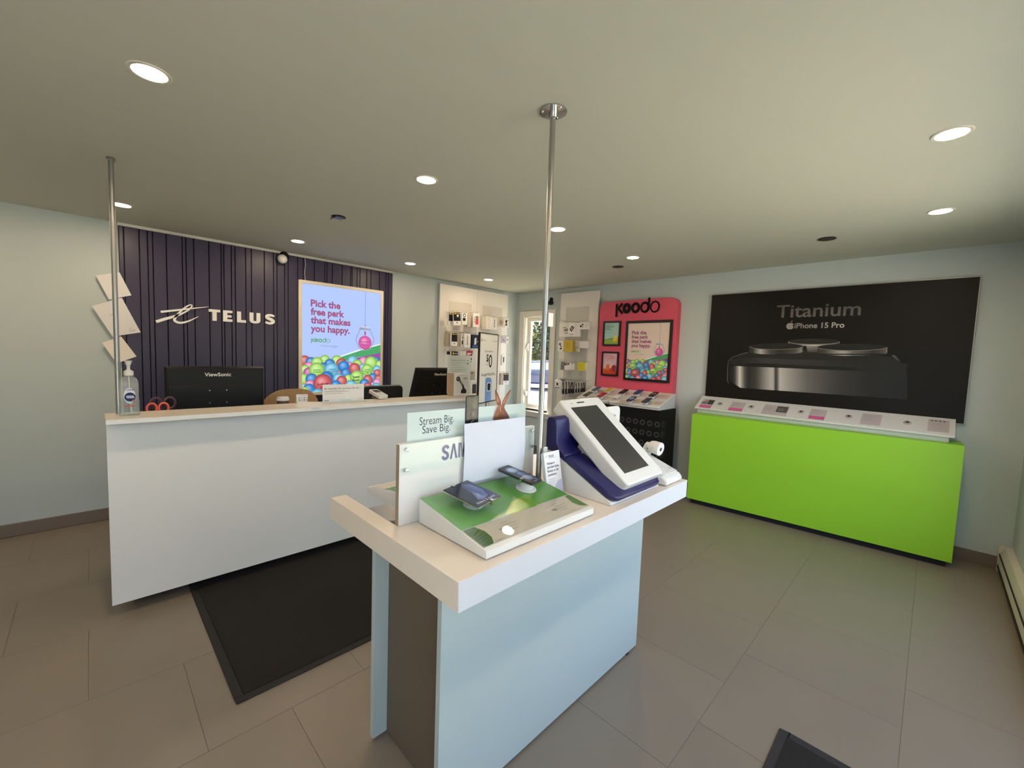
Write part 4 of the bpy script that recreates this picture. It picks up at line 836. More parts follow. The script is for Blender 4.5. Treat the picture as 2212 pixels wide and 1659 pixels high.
pkg('A', 997.5, 676.5, 1009.5, 701, .21, .05, 'white package printed with a black loop and square, top row of pegboard', a_loop)
pkg('A', 1010, 679, 1021, 707, .16, .05, 'plain tan package between the loop print and the red print packages', a_plain, TAN)
pkg('A', 1022, 677, 1036, 707, .22, .012, 'white package printed with a grey and red phone, top row', a_red)
pkg('A', 1042, 683, 1051, 711, .18, .05, 'cream package at the left of the right hand pegboard half', a_plain, CRM)
pkg('A', 1052, 684, 1060, 711, .20, .05, 'slim white package next to the cream one, right hand pegboard half', a_plain)
pkg('A', 1062, 686, 1074, 712, .22, .05, 'white package printed with an upright grey bar, right hand top row', a_bar)
pkg('A', 1077, 688, 1087.5, 706, .19, .05, 'beige package with a rounded blank print, right hand top row', lambda pr, W, H: pr.disc(W * .5, H * .5, W * .4, (176, 158, 148), n=14, ry=H * .35), CRM)
pkg('A', 1089, 687, 1099, 707, .24, .01, 'white package printed with a black stand, last on the top row', a_mount)
pkg('A', 967, 718.5, 974.5, 748, .15, .06, 'beige package edge, first on the second pegboard row', a_none, TAN)
pkg('A', 975, 718.5, 988.5, 747.5, .22, .03, 'black fronted package with yellow oval alone on the second row', a_case)
pkg('A', 989.3, 720, 995.5, 748, .17, .06, 'grey beige package behind the second row yellow oval package', a_none, (170, 162, 148))
pkg('A', 996.5, 722, 1002, 749.5, .2, .03, 'narrow package with dark prints on the second pegboard row', lambda pr, W, H: (pr.rectg(W * .2, H * .2, W * .85, H * .5, DKP), pr.disc(W * .55, H * .75, W * .22, DKP, n=10)))
pkg('A', 1003, 720.5, 1016.5, 751, .24, .03, 'white package printed with an upright bar on the second row', a_bar)
pkg('A', 1020, 723, 1034.5, 752.5, .22, .05, 'dark navy package with a pale phone print', a_blue, (30, 36, 54))
pkg('A', 1084, 728, 1092, 741, .20, .03, 'lilac package with a dark print beside the price poster', a_lil)
pkg('A', 1093, 727, 1099, 742.5, .26, .012, 'small white package with a dark slanted print, right edge of pegboard', a_tip)
pkg('A', 968, 759, 973, 766, .17, .03, 'short black package top, first on the third pegboard row', a_none, (36, 32, 32))
pkg('A', 975, 759, 989, 768, .22, .03, 'black package top with yellow oval above the leaflet stand', a_top)
pkg('A', 994, 759, 1006.5, 768, .20, .03, 'small white package top on the third pegboard row', a_plain)
pkg('A', 1007.5, 757.5, 1021, 786, .22, .03, 'red and white package on the third pegboard row', a_redw)
pkg('A', 1084, 768, 1091.5, 789, .18, .03, 'white package with a dark phone print right of the price poster', a_phone)
pkg('A', 1081.5, 806, 1086.5, 831, .17, .04, 'beige package edge low on the right of the price poster', a_none, (190, 176, 166))
pkg('A', 1087, 805, 1099, 831, .25, .01, 'white and black package with yellow oval low by the window', a_case)
pkg('A', 1017, 802, 1026, 821, .20, .02, 'grey gold package low between leaflet stand and price poster', lambda pr, W, H: pr.rectg(W * .1, H * .7, W * .5, H * .9, (120, 96, 60)), (168, 158, 142))
pkg('A', 1023, 830, 1029, 850, .22, .03, 'small dark package low left of the price poster', a_none, (50, 46, 46))
# ------------------------------------------------------------------ pegboard on the right wall
def b_card(pr, W, H): pr.rectg(W * .42, H * .62, W * .75, H * .67, (110, 106, 102)); pr.poly([(W * .5, H * .40), (W * .96, H * .40), (W * .96, H * .56), (W * .8, H * .6), (W * .66, H * .54), (W * .5, H * .52)], (140, 136, 134)); pr.up(); pr.rectg(W * .6, H * .24, W * .96, H * .3, (150, 146, 142))
def b_tilt(pr, W, H): pr.line([(W * .35, H * .42), (W * .7, H * .72)], W * .42, (60, 40, 42)); pr.line([(W * .42, H * .48), (W * .62, H * .66)], W * .22, (176, 160, 164)); pr.rectg(W * .15, H * .1, W * .8, H * .2, (190, 184, 180))
def b_parts(pr, W, H): pr.disc(W * .15, H * .45, W * .09, DKP, n=10, ry=H * .16); pr.line([(W * .2, H * .5), (W * .34, H * .75)], W * .06, DKP); pr.line([(W * .22, H * .42), (W * .42, H * .32)], W * .06, DKP); pr.disc(W * .36, H * .66, W * .08, DKP, n=8); [pr.rectg(W * f, H * .2, W * (f + .05), H * .85, (206, 202, 198)) for f in (.6, .72, .86)]
def b_yellow(pr, W, H): pr.rectg(0, 0, W, H, (196, 170, 56)); pr.ring(W * .5, H * .6, W * .16, W * .24, (182, 146, 44), n=14); pr.disc(W * .5, H * .6, W * .05, (170, 130, 40), n=8); pr.rectg(W * .35, H * .3, W * .68, H * .34, (170, 140, 40))
def b_ylab(pr, W, H): pr.rectg(0, 0, W, H, (206, 196, 46)); [pr.rectg(W * .25, H * f, W * .75, H * (f + .06), (186, 168, 40)) for f in (.7, .5, .3)]
def b_bw(pr, W, H): pr.poly([(0, H * .62), (W, H * .76), (W, H), (0, H)], DKP); pr.up(); pr.rectg(W * .15, H * .8, W * .8, H * .9, (200, 200, 200))
def b_dots(pr, W, H): pr.disc(W * .5, H * .5, W * .2, DKP, n=10); [pr.disc(W * a, H * b2, W * .07, DKP, n=8) for a, b2 in ((.25, .7), (.3, .25), (.7, .25))]; pr.rectg(0, 0, W, H * .08, (80, 76, 120))
def b_strip(pr, W, H): pr.rectg(0, 0, W * .35, H, (214, 216, 150)); pr.rectg(W * .35, 0, W * .55, H, (140, 190, 186)); pr.rectg(W * .55, 0, W, H, (214, 212, 130))
pkg('B', 1208, 697, 1227.5, 728, .14, .01, 'large white card with faint grey prints, top left of window pegboard', b_card)
pkg('B', 1227.5, 697, 1242.5, 727, .22, .04, 'white package with a tilted phone print, top row of window pegboard', b_tilt)
pkg('B', 1244, 697.5, 1252.5, 727, .20, .03, 'plain white package behind the tilted phone print, window pegboard', a_none)
pkg('B', 1251.5, 696, 1272, 711.5, .24, .03, 'wide white package with black mount parts printed, window pegboard', b_parts)
pkg('B', 1205, 736.5, 1217, 759, .24, .02, 'white package with a black arm print, second row of window pegboard', a_arm)
pkg('B', 1219, 735, 1237, 760, .24, .05, 'mustard yellow box on the second row of window pegboard', b_yellow, (176, 150, 60))
pkg('B', 1237.5, 752.5, 1249.5, 759.5, .18, .03, 'short box with teal and yellow stripes beside the mustard box', b_strip)
pkg('B', 1241, 736, 1251.5, 748.5, .18, .03, 'pale grey printed package above the striped box', a_plain, (214, 210, 214))
pkg('B', 1252, 737, 1270.5, 752, .22, .03, 'plain wide white box at the right of the second row', a_none, (226, 220, 222))
pkg('B', 1204, 779, 1209.5, 800, .24, .02, 'mint green package, first on the third row of window pegboard', a_none, (190, 212, 200))
pkg('B', 1210.5, 781, 1218.5, 799, .18, .02, 'mauve package beside the mint one', a_none, (150, 136, 136))
pkg('B', 1219, 784, 1229.5, 799, .24, .04, 'white package with a black slanted top, third row', b_bw)
pkg('B', 1230.5, 784, 1240, 799, .20, .05, 'slim white packages with a dark corner on the third row', lambda pr, W, H: (pr.poly([(W * .5, H), (W * .72, H), (W * .66, H * .75)], DKP), pr.rectg(W * .48, 0, W * .52, H, (170, 166, 162))))
pkg('B', 1248.5, 782.5, 1259.5, 801, .24, .05, 'bright yellow labelled box on the third row of window pegboard', b_ylab, (206, 198, 70))
pkg('B', 1260, 784, 1266.5, 800.5, .20, .03, 'cream box at the right end of the third row', a_none, (234, 230, 190))
pkg('B', 1198.5, 821, 1209.5, 838, .26, .04, 'white package dotted with black parts, bottom row left', b_dots)
pkg('B', 1210.5, 820, 1216.5, 839, .2, .05, 'dark package with a violet top, bottom row of window pegboard', lambda pr, W, H: pr.rectg(0, H * .85, W, H, (66, 62, 120)), (64, 62, 66))
for k, (xa, xb, ya, yb, wh) in enumerate(((1213, 1219, 823, 851, 1), (1219, 1225, 822, 851, 1), (1225, 1231, 823, 850, 1), (1231, 1239.5, 824, 849.5, 0), (1241, 1246.5, 827, 848, 1), (1246.5, 1252, 826, 847.5, 1), (1252, 1257.5, 826, 847, 1), (1257.5, 1263, 825, 846.5, 0))):
    lab = ('black cable pack, number %d from the left on the lowest hooks of the window pegboard' % (k + 1)).replace('number 1 from the left', 'leftmost').replace('number 2 from the left', 'second from left').replace('number 3 from the left', 'third from left').replace('number 4 from the left', 'wider fourth').replace('number 5 from the left', 'fifth from left').replace('number 6 from the left', 'sixth from left').replace('number 7 from the left', 'seventh from left').replace('number 8 from the left', 'rightmost')
    def art(pr, W, H, wh=wh):
        pr.rectg(0, H * .40, W, H, (166, 162, 156)); pr.line([(W * .2, H * .42), (W * .35, H * .9), (W * .65, H * .9), (W * .8, H * .42)], W * .28, (24, 22, 24))
        if wh: pr.rectg(W * .1, H * .02, W * .3, H * .98, (206, 206, 206))
        pr.rectg(W * .38, H * .05, W, H * .38, (20, 18, 20))
    pkg('B', xa, ya, xb, yb, .22, .018, lab, art, (34, 30, 32))
# long bare hooks that stick out beside the packages
for px_, py_ in ((1092, 727), (1093, 766)):
    q = P(px_, py_, 'y', -.18); MB().tube([(q.x, -.0605, q.z), (q.x, -.30, q.z), (q.x, -.304, q.z + .012)], .0022, 6).build('hook', CHROME, pa)
for px_, py_ in ((1216, 692), (1266, 733)):
    q = P(px_, py_, 'x', -.18); MB().tube([(-.0605, q.y, q.z), (-.30, q.y, q.z), (-.304, q.y, q.z + .012)], .0022, 6).build('hook', CHROME, pb)

# ================================================================== RASPBERRY DISPLAY ON THE RIGHT WALL
kp = thing('brand_display_panel', 'raspberry pink display panel with rounded top corners and black lettering', 'display panel', (-.06, -2.19, .5))
KY0, KY1, KZ0, KZ1 = -2.722, -1.66, .5, 2.252
pts = [(KY0, KZ0)] + [(KY0 + .09 - .09 * math.cos(a), KZ1 - .09 + .09 * math.sin(a)) for a in [k * math.pi / 16 for k in range(9)]] + [(KY1 - .09 + .09 * math.sin(a), KZ1 - .09 + .09 * math.cos(a)) for a in [k * math.pi / 16 for k in range(9)]] + [(KY1, KZ0)]
MB().prism([(-.10, y, z_) for y, z_ in pts], (.0995, 0, 0)).build('panel', PINK, kp, bevel=.004)
FK = wallB((-.1, KY1, KZ0))
lt = MB(); lt.loose = True; o = FK.uv(P(1331, 678, 'x', -.1)); xe = FK.uv(P(1428, 672, 'x', -.1))
pr = Print(FK, base=.0125)
hgt = .134; wdt = koodo_word(pr, o[0] - .004, o[1] - .004, hgt, (18, 12, 14), .86)
for q in pr.mb.f:
    lt.prism([pr.mb.v[i] - FK.n * .012 for i in q], FK.n * .012)
lt.build('lettering', mat('sign black', (14, 9, 10), .5, spec=.2, noise=.03), kp)
BFR = mat('black picture frame', (22, 14, 16), .35, noise=.03)
def framed(y0, y1, z0, z1, fw, lab, art):
    t = thing('framed_poster', lab, 'poster', (-.11, (y0 + y1) / 2, z0), 'framed posters on the raspberry panel')
    m = MB(); xb, xf = -.1003, -.122
    m.box((xf, y1 - fw, z0), (xb, y1, z1)).box((xf, y0, z0), (xb, y0 + fw, z1)).box((xf, y0 + fw, z0), (xb, y1 - fw, z0 + fw)).box((xf, y0 + fw, z1 - fw), (xb, y1 - fw, z1)); m.build('frame', BFR, t, bevel=.002)
    MB().box((-.11, y0 + fw, z0 + fw), (xb, y1 - fw, z1 - fw)).build('backing', PAPER, t)
    fr = wallB((-.11, y1 - fw, z0 + fw)); W_, H_ = y1 - y0 - 2 * fw, z1 - z0 - 2 * fw; pr = Print(fr, rect=(0, 0, W_, H_)); art(pr, W_, H_); pr.build('print', PRINT_G, t)
framed(-2.682, -2.076, 1.247, 1.99, .03, 'large black framed gumball poster on the raspberry panel', lambda pr, W, H: gumball_poster(pr, W, H, (226, 208, 198), 0.14))
def art_mint(pr, W, H):
    pr.rectg(0, 0, W, H, (168, 206, 196)); pr.poly([(0, 0), (W, 0), (W, H * .34), (0, H * .2)], (142, 176, 52)); pr.up(); pr.line([(0, H * .2), (W, H * .34)], H * .02, (40, 70, 50))
    pr.poly([(W * .62, H * .1), (W * .9, H * .1), (W * .92, H * .36), (W * .6, H * .36)], [(206, 176, 40), (196, 160, 36), (226, 206, 70), (216, 190, 50)]); pr.up(); pr.poly([(W * .70, H * .36), (W * .84, H * .36), (W * .8, H * .42), (W * .73, H * .42)], (236, 226, 190)); pr.up(); pr.line([(W * .76, H * .42), (W * .70, H * .52)], W * .03, (210, 160, 80))
    for i, st in enumerate(('Trade-in or', 'exchange phone', 'now and', 'save on it')): pr.text(st, W * .05, H * (.86 - .065 * i), H * .062, (40, 60, 66), bold=.02, width=W * (.5, .6, .34, .44)[i])
    pr.text('See store for details', W * .05, H * .54, H * .035, (70, 90, 96), width=W * .44)
def art_pink(pr, W, H):
    pr.rectg(0, 0, W, H, (222, 182, 190)); pr.poly([(0, 0), (W, 0), (W, H * .2), (W * .5, H * .3), (0, H * .24)], [(206, 70, 26), (186, 50, 20), (196, 60, 24), (206, 80, 30), (216, 90, 36)]); pr.up()
    pr.poly([(W * .2, H * .2), (W * .46, H * .2), (W * .50, H * .3), (W * .46, H * .46), (W * .36, H * .5), (W * .25, H * .44), (W * .22, H * .3)], (214, 110, 30)); pr.up(); pr.poly([(W * .62, H * .16), (W * .9, H * .16), (W * .96, H * .32), (W * .9, H * .44), (W * .74, H * .46), (W * .62, H * .36)], (150, 44, 40)); pr.up()
    for i, st in enumerate(('Prepaid that', 'offers ingredients', 'when happiness')): pr.text(st, W * .06, H * (.88 - .075 * i), H * .066, (196, 50, 60), bold=.02, width=W * (.62, .76, .72)[i])
    pr.text('Available on plans', W * .06, H * .64, H * .04, (150, 110, 116), width=W * .7)
framed(-1.998, -1.738, 1.676, 1.996, .022, 'small black framed mint green poster, upper left on the raspberry panel', art_mint)
framed(-1.993, -1.738, 1.283, 1.6, .022, 'small black framed pink and orange poster, lower left on the raspberry panel', art_pink)
# black plinth with rows of round tone-on-tone prints, white sloped phone shelf on it
pl = thing('display_plinth', 'black display plinth printed with faint grey rings under the phone shelf', 'plinth', (-.28, -2.19, 0))
MB().box((-.49, -2.78, .0005), (-.101, -1.62, .955)).build('carcass', mat('plinth black', (12, 11, 11), .5, spec=.25, noise=.05), pl, bevel=.002)
pr = Print(wallB((-.49, -1.62, 0)))
for r_ in range(6):
    for k in range(13): pr.ring(.07 + k * .088, .80 - r_ * .115, .018, .032, (66, 65, 63), n=12)
pr.build('ring_print', PRINT, pl)
pr = Print(Frame((-.49, -2.78, 0), (1, 0, 0), (0, 0, 1)))
for r_ in range(6): pr.ring(.06, .80 - r_ * .115, .018, .032, (66, 65, 63), n=12); pr.line([(.10, .77 - r_ * .115), (.13, .83 - r_ * .115)], .012, (60, 58, 57))
pr.build('ring_print', PRINT, pl)
def shelf(y0, y1, xf, zf, zb, lab):
    t = thing('phone_shelf', lab, 'shelf', (-.32, (y0 + y1) / 2, .955)); xb = -.1012
    MB().prism([(xf, y0, .956), (xf, y0, .975), (xf - .012, y0, .978), (xf - .012, y0, zf), (xb, y0, zb), (xb, y0, .956)], (0, y1 - y0, 0)).build('body', WHITE_P, t, bevel=.006)
    return t
shelf(-2.765, -2.125, -.50, 1.0, 1.128, 'white sloped shelf of phones in front of the raspberry panel, right one')
shelf(-2.095, -1.62, -.47, .99, 1.128, 'white sloped shelf of phones in front of the raspberry panel, left one')
SL = Vector((-.50 + .1012, 0, 1.0 - 1.128)); SN = Vector((-(1.128 - 1.0), 0, .40)).normalized()
SN = Vector((-.32, 0, 1)).normalized() if False else Vector((-(1.128 - 1.0) / .411, 0, 1)).normalized()
S0 = Vector((-.1012, -2.2, 1.128))
def dphone(px, py, body, screen, lab, art=None, L=.145, W=.07, lean=.03):
    c = PN(px, py, S0 + SN * .045, SN); u = Vector((0, -1, 0)); v = SN.cross(u); v = v if v.z > 0 else -v
    u = (u + v * .0).normalized(); fr = Frame(c, u, v)
    t = thing('display_phone', lab, 'phone', c - SN * .04, 'phones on the sloped shelves')
    MB().prism([fr.p(x, y, -.008) for x, y in rrect(W, L, .009, 3)], fr.n * .008).build('body', mat('phone %d %d %d' % body, body, .25, noise=.02), t, bevel=.0015, segs=1)
    pr = Print(fr, base=.0004); pr.poly(rrect(W - .005, L - .005, .007, 3), screen); pr.up()
    if art: art(pr)
    pr.build('screen', PRINT_G, t)
    MB().prism([fr.p(x, y, -.0425) for x, y in rrect(.045, .05, .012, 4, 0, -.03)], fr.n * .034).build('mount', WHITE_P, t, bevel=.003)
def ringart(col): return lambda pr: pr.ring(0, .01, .014, .024, col, n=16)
dphone(1288, 839, (40, 46, 70), (70, 86, 130), 'blue grey phone at the back left of the left shelf')
dphone(1270, 850, (38, 40, 34), (64, 66, 52), 'dark olive phone at the front left of the left shelf')
dphone(1300, 852, (120, 26, 30), (186, 46, 46), 'red phone on the left shelf')
dphone(1317, 841, (214, 190, 150), (206, 176, 70), 'yellow cream phone at the back of the left shelf')
dphone(1347, 845, (20, 20, 32), (28, 26, 44), 'near black phone at the back left of the right shelf', lambda pr: pr.disc(0, 0, .008, (120, 110, 130), n=10))
dphone(1379, 846, (28, 36, 66), (44, 70, 130), 'royal blue phone at the back of the right shelf')
dphone(1412, 851, (24, 20, 20), (40, 34, 34), 'black phone with pale rings on its screen, back right', ringart((190, 176, 160)))
dphone(1364, 861, (30, 34, 60), (54, 74, 120), 'blue phone with a pale ring at the front of the right shelf', ringart((196, 206, 220)))
dphone(1397, 864, (26, 20, 30), (66, 48, 66), 'plum coloured phone at the front right of the right shelf')
c = PN(1333, 857, S0 + SN * .03, SN); t = thing('empty_phone_mount', 'white phone mount without a phone, front left of the right shelf', 'mount', c)
fr = Frame(c, (0, -1, 0), SN.cross(Vector((0, -1, 0))) * -1 if SN.cross(Vector((0, -1, 0))).z < 0 else SN.cross(Vector((0, -1, 0))))
MB().prism([fr.p(-.05, -.03, 0), fr.p(.02, -.045, .0), fr.p(.05, .02, .012), fr.p(-.02, .04, .006)], fr.n * .003).build('tent_card', PAPER, t)
MB().prism([fr.p(x, y, -.0275) for x, y in rrect(.04, .04, .012, 4)], fr.n * .026).build('mount', WHITE_P, t, bevel=.003)
# printed information cards lying on the two shelves
CARDP = mat('shelf card', (206, 190, 176), .6, noise=.03)
for k, (px_, py_, w_, h_, lab) in enumerate(((1434, 857, .12, .12, 'beige printed card at the right end of the right shelf'), (1421, 871, .11, .10, 'beige printed card at the front right corner of the right shelf'), (1378, 866, .09, .09, 'pale card between the two front phones of the right shelf'), (1345, 868, .10, .08, 'pale card at the front left of the right shelf'), (1297, 845, .09, .07, 'tan card between the phones of the left shelf'))):
    c = PN(px_, py_, S0 + SN * .0015, SN); fr = Frame(c, (0, -1, 0), Vector((.39, 0, .128)))
    t = thing('price_card', lab, 'card', c); MB().prism([fr.p(-w_ / 2, -h_ / 2), fr.p(w_ / 2, -h_ / 2), fr.p(w_ / 2, h_ / 2), fr.p(-w_ / 2, h_ / 2)], fr.n * .002).build('card', CARDP, t)
    pr = Print(fr, base=.0023); [pr.rectg(-w_ * .38, h_ * (.3 - .16 * j), w_ * (.1 + .2 * (j % 2)), h_ * (.34 - .16 * j), (150, 140, 132)) for j in range(4)]; pr.build('print', PRINT, t)

# ================================================================== DARK PHONE BANNER AND GREEN CABINET
bn = thing('phone_banner', 'wide black wall banner of a phone edge and camera lenses', 'banner', (-.02, -4.07, 1.1))
BY0, BY1, BZ0, BZ1 = -5.075, -3.072, 1.1, 2.254
MB().box((-.0295, BY0, BZ0), (-.0005, BY1, BZ1)).build('panel', mat('banner black', (15, 12, 10), .5, spec=.25, noise=.02), bn)
m = MB()
for a, b2 in (((BY0 - .006, BZ0 - .006), (BY0, BZ1 + .006)), ((BY1, BZ0 - .006), (BY1 + .006, BZ1 + .006)), ((BY0, BZ0 - .006), (BY1, BZ0)), ((BY0, BZ1), (BY1, BZ1 + .006))): m.box((-.032, *a), (-.0005, *b2))
m.build('edge_trim', mat('grey edge', (150, 148, 144), .4, metal=.4, noise=.02), bn)
FB = wallB((-.0295, BY1, BZ0)); pr = Print(FB, rect=(0, 0, BY1 - BY0, BZ1 - BZ0))
zz = lambda x, y: FB.uv(P(1480 + x / 3.253, 560 + y / 3.253, 'x', -.03))
def shade(stops, f):
    for (a, ca), (b2, cb2) in zip(stops[:-1], stops[1:]):
        if f <= b2: k = (f - a) / (b2 - a); return tuple(lerp(p, q, k) for p, q in zip(ca, cb2))
    return stops[-1][1]
g = lambda v: (v, v * .97, v * .95)
# back plate and its soft upper curve
pr.poly([zz(310, 740), zz(420, 655), zz(900, 640), zz(1500, 690), zz(1560, 800), zz(640, 765)], [g(22), g(36), g(32), g(20), (15, 12, 10), g(24)]); pr.up()
bot = top = [zz(318 + (1560 - 318) * k / 30, 705 + 0 * k - 20 * math.sin(math.pi * min(1, k / 6) / 2) + k * 1.6) for k in range(31)]; bot = [(a, b2 - .055) for a, b2 in top]
pr.strip(top, bot, [shade([(0, g(26)), (.2, g(60)), (.5, g(48)), (.85, g(22)), (1, (15, 12, 10))], k / 30) for k in range(31)])
# metal side band with a break
band = lambda x: (zz(x, lerp(748, 800, (x - 305) / 1250) if x > 340 else lerp(756, 748, (x - 305) / 35)), zz(x, lerp(905, 985, max(0, (x - 400)) / 1150) if x > 390 else lerp(850, 905, (x - 305) / 85)))
xs = [305 + (1560 - 305) * k / 80 for k in range(81)]
st = [(305, g(18)), (345, g(44)), (384, g(228)), (410, g(110)), (440, g(46)), (500, g(70)), (560, g(150)), (618, g(206)), (624, g(60)), (648, g(52)), (654, g(206)), (720, g(170)), (860, g(106)), (1100, g(54)), (1400, g(24)), (1560, (15, 12, 10))]
pr.strip([band(x)[0] for x in xs], [band(x)[1] for x in xs], [shade(st, x) for x in xs])
pr.line([zz(440, 655), zz(380, 672), zz(330, 690), zz(303, 720), zz(298, 780), zz(296, 850), zz(306, 872)], .006, g(110))
# lens rings: a dark glass oval with a bright rim below it
def lens(cx, cy, rx, ry, hgt, st2):
    a = [math.pi + math.pi * k / 30 for k in range(31)]
    top = [zz(cx + rx * math.cos(q), cy - ry * math.sin(q)) for q in a]; bot = [zz(cx + rx * math.cos(q), cy - ry * math.sin(q) + hgt) for q in a]
    pr.strip(top, bot, [shade(st2, k / 30) for k in range(31)])
    pts = [zz(cx + rx * math.cos(q * math.pi / 20), cy - ry * math.sin(q * math.pi / 20)) for q in range(40)]
    pr.poly(pts, g(17)); pr.up(); lo = [zz(cx + rx * math.cos(q * math.pi / 20), cy - ry * math.sin(q * math.pi / 20)) for q in range(20, 41)]; pr.line(lo, .006, g(120))
s1 = [(0, g(60)), (.15, g(50)), (.3, g(190)), (.42, g(80)), (.55, g(40)), (.75, g(80)), (.88, g(150)), (1, g(60))]
pr.poly([zz(850, 600), zz(960, 600), zz(950, 655), zz(860, 655)], [g(150), g(130), g(40), g(50)]); pr.up()
lens(905, 578, 180, 20, 12, [(0, g(180)), (.1, g(70)), (.5, g(200)), (.9, g(70)), (1, g(190))])
lens(640, 612, 188, 22, 36, s1)
lens(1175, 618, 245, 24, 38, [(0, g(50)), (.2, g(60)), (.42, g(180)), (.5, g(110)), (.7, g(46)), (.9, g(90)), (1, g(150))])
pr.poly([zz(1450, 672), zz(1475, 676), zz(1515, 722), zz(1495, 715)], [g(120), g(90), g(30), g(40)]); pr.up()
pr.line([zz(640, 668), zz(1420, 668)], .01, g(20))
tb = zz(650, 410); te = zz(1225, 395); th = (zz(660, 320)[1] - tb[1])
pr.text('Titanium', tb[0] - .012, tb[1], th / .72, g(90), bold=.012, width=te[0] - tb[0] + .02, grad=lambda u, v: g(lerp(92, 70, v) + 18 * min(1, u / .3)))
ib = zz(768, 485); ie = zz(1118, 480); pr.text('iPhone 15 Pro', ib[0], ib[1], (zz(770, 448)[1] - ib[1]) / .72, (196, 192, 186), bold=.018, width=ie[0] - ib[0], grad=lambda u, v: g(lerp(140, 196, u)))
ap = zz(738, 470); R_ = .034
apts = []
for k in range(36):
    a = 2 * math.pi * k / 36; rr = R_ * (1 - .16 * math.exp(-((a - math.pi / 2) ** 2) / .08) - .10 * math.exp(-((a - 3 * math.pi / 2) ** 2) / .05))
    x, y = rr * math.cos(a) * .95, rr * math.sin(a)
    d = math.hypot(x - R_ * 1.15, y - R_ * .12)
    if d < R_ * .5: x, y = R_ * 1.15 + (x - R_ * 1.15) * R_ * .5 / d, R_ * .12 + (y - R_ * .12) * R_ * .5 / d
    apts.append((ap[0] + x, ap[1] + y))
for k in range(36): pr.poly([ap, apts[k], apts[(k + 1) % 36]], (150, 146, 142))
pr.up(); pr.poly([(ap[0] + .002, ap[1] + .036), (ap[0] + .006, ap[1] + .048), (ap[0] + .018, ap[1] + .055), (ap[0] + .014, ap[1] + .042)], (150, 146, 142)); pr.up()
pr.build('print', PRINT_G, bn)

GR = P(2056, 1217, 'z', .05); GL = P(1483, 1075, 'z', .05); gd = (GR - GL).normalized(); gn = Vector((-gd.y, gd.x, 0)); gn = gn if gn.x > 0 else -gn
t = thing('green_cabinet', 'low wide lime green cabinet under the dark phone banner', 'cabinet', ((GR + GL) / 2 + gn * .14)); t.location.z = 0
dp = .285; up_ = Vector((0, 0, .908))
q = [Vector((GL.x, GL.y, .05)), Vector((GR.x, GR.y, .05))]
def slab(a, b2, n_, d0, d1, z0, z1): return [Vector((p.x, p.y, z0)) + n_ * d for p, d in ((a, d0), (b2, d0), (b2, d1), (a, d1))], Vector((0, 0, z1 - z0))
m = MB(); m.prism(*slab(GL, GR, gn, 0, .019, .05, .96)); m.build('front_panel', GREEN, t, bevel=.002)
m = MB(); m.prism(*slab(GL, GR, gn, .0192, dp, .942, .96)); m.build('top', GREEN, t, bevel=.001)
for p, s_ in ((GL, 1), (GR, -1)):
    m = MB(); m.prism(*slab(p, p + gd * .02 * s_, gn, .0192, dp, .05, .9418)); m.build('side_panel', GREEN, t, bevel=.001)
m = MB(); m.prism(*slab(GL + gd * .03, GR - gd * .03, gn, .03, dp - .02, .0005, .0498)); m.build('plinth', BLACK_M, t)
t = thing('sloped_counter_tray', 'long white sloped display tray on the green cabinet', 'display tray', (-.15, -4.03, .96))
ty0, ty1 = -5.03, -3.05; zF = P(2067, 943, 'x', -.25).z; zB = P(1790, 880, 'x', -.045).z
MB().box((-.225, ty0 + .03, .9605), (-.045, ty1 - .02, 1.0)).build('base', WHITE_P, t, bevel=.002)
MB().prism([(-.25, ty0, zF - .016), (-.25, ty0, zF), (-.045, ty0, zB), (-.045, ty0, zB - .016)], (0, ty1 - ty0, 0)).build('sloped_top', WHITE_P, t, bevel=.0015)
MB().prism([(-.22, ty0 + .03, 1.0), (-.22, ty0 + .03, zF + .0), (-.05, ty0 + .03, zB - .02), (-.05, ty0 + .03, 1.0)], (0, ty1 - ty0 - .05, 0)).build('core', WHITE_P, t)
tn = Vector((-(zB - zF), 0, .205)).normalized(); T0 = Vector((-.25, -4, zF))
def on_tray(px, py, h=0.0): return PN(px, py, T0 + tn * h, tn)
def tray_card(c4, lab, art):
    c = [PN(x, y, T0, tn) for x, y in c4]; cen = sum(c, Vector()) / 4; y0, y1 = max(p.y for p in c), min(p.y for p in c); v = Vector((.205, 0, zB - zF)).normalized()
    W_ = (y0 - y1) * .9; H_ = min(.165, max(abs((p - cen).dot(v)) for p in c) * 2); o = cen + Vector((0, W_ / 2, 0)) - v * H_ / 2; fr = Frame(o, (0, -1, 0), v)
    t = thing('price_card', lab, 'card', cen, 'printed cards on the white tray'); MB().prism([fr.p(0, 0, .0006), fr.p(W_, 0, .0006), fr.p(W_, H_, .0006), fr.p(0, H_, .0006)], fr.n * .004).build('card', mat('tray card', (188, 178, 178), .5, noise=.02), t, bevel=.0008, segs=1)
    pr = Print(fr, base=.0052, rect=(0, 0, W_, H_)); art(pr, W_, H_); pr.build('print', PRINT, t)
MG = (206, 96, 146)
def t_lines(pr, W, H, y0=.85, n=6): [pr.rectg(W * .08, H * (y0 - .1 * k), W * (.5 + .35 * ((k * 7) % 3) / 2), H * (y0 - .1 * k + .03), (168, 160, 164)) for k in range(n)]
def t_photo(pr, W, H): pr.rectg(W * .5, H * .42, W, H * .95, (66, 60, 62)); pr.rectg(0, H * .42, W * .45, H * .7, (120, 114, 116)); pr.rectg(W * .2, H * .75, W * .45, H * .92, (150, 146, 146)); pr.rectg(0, 0, W, H * .3, MG)
def t_pink(pr, W, H): t_lines(pr, W, H, .9, 5); pr.rectg(0, 0, W, H * .3, MG)
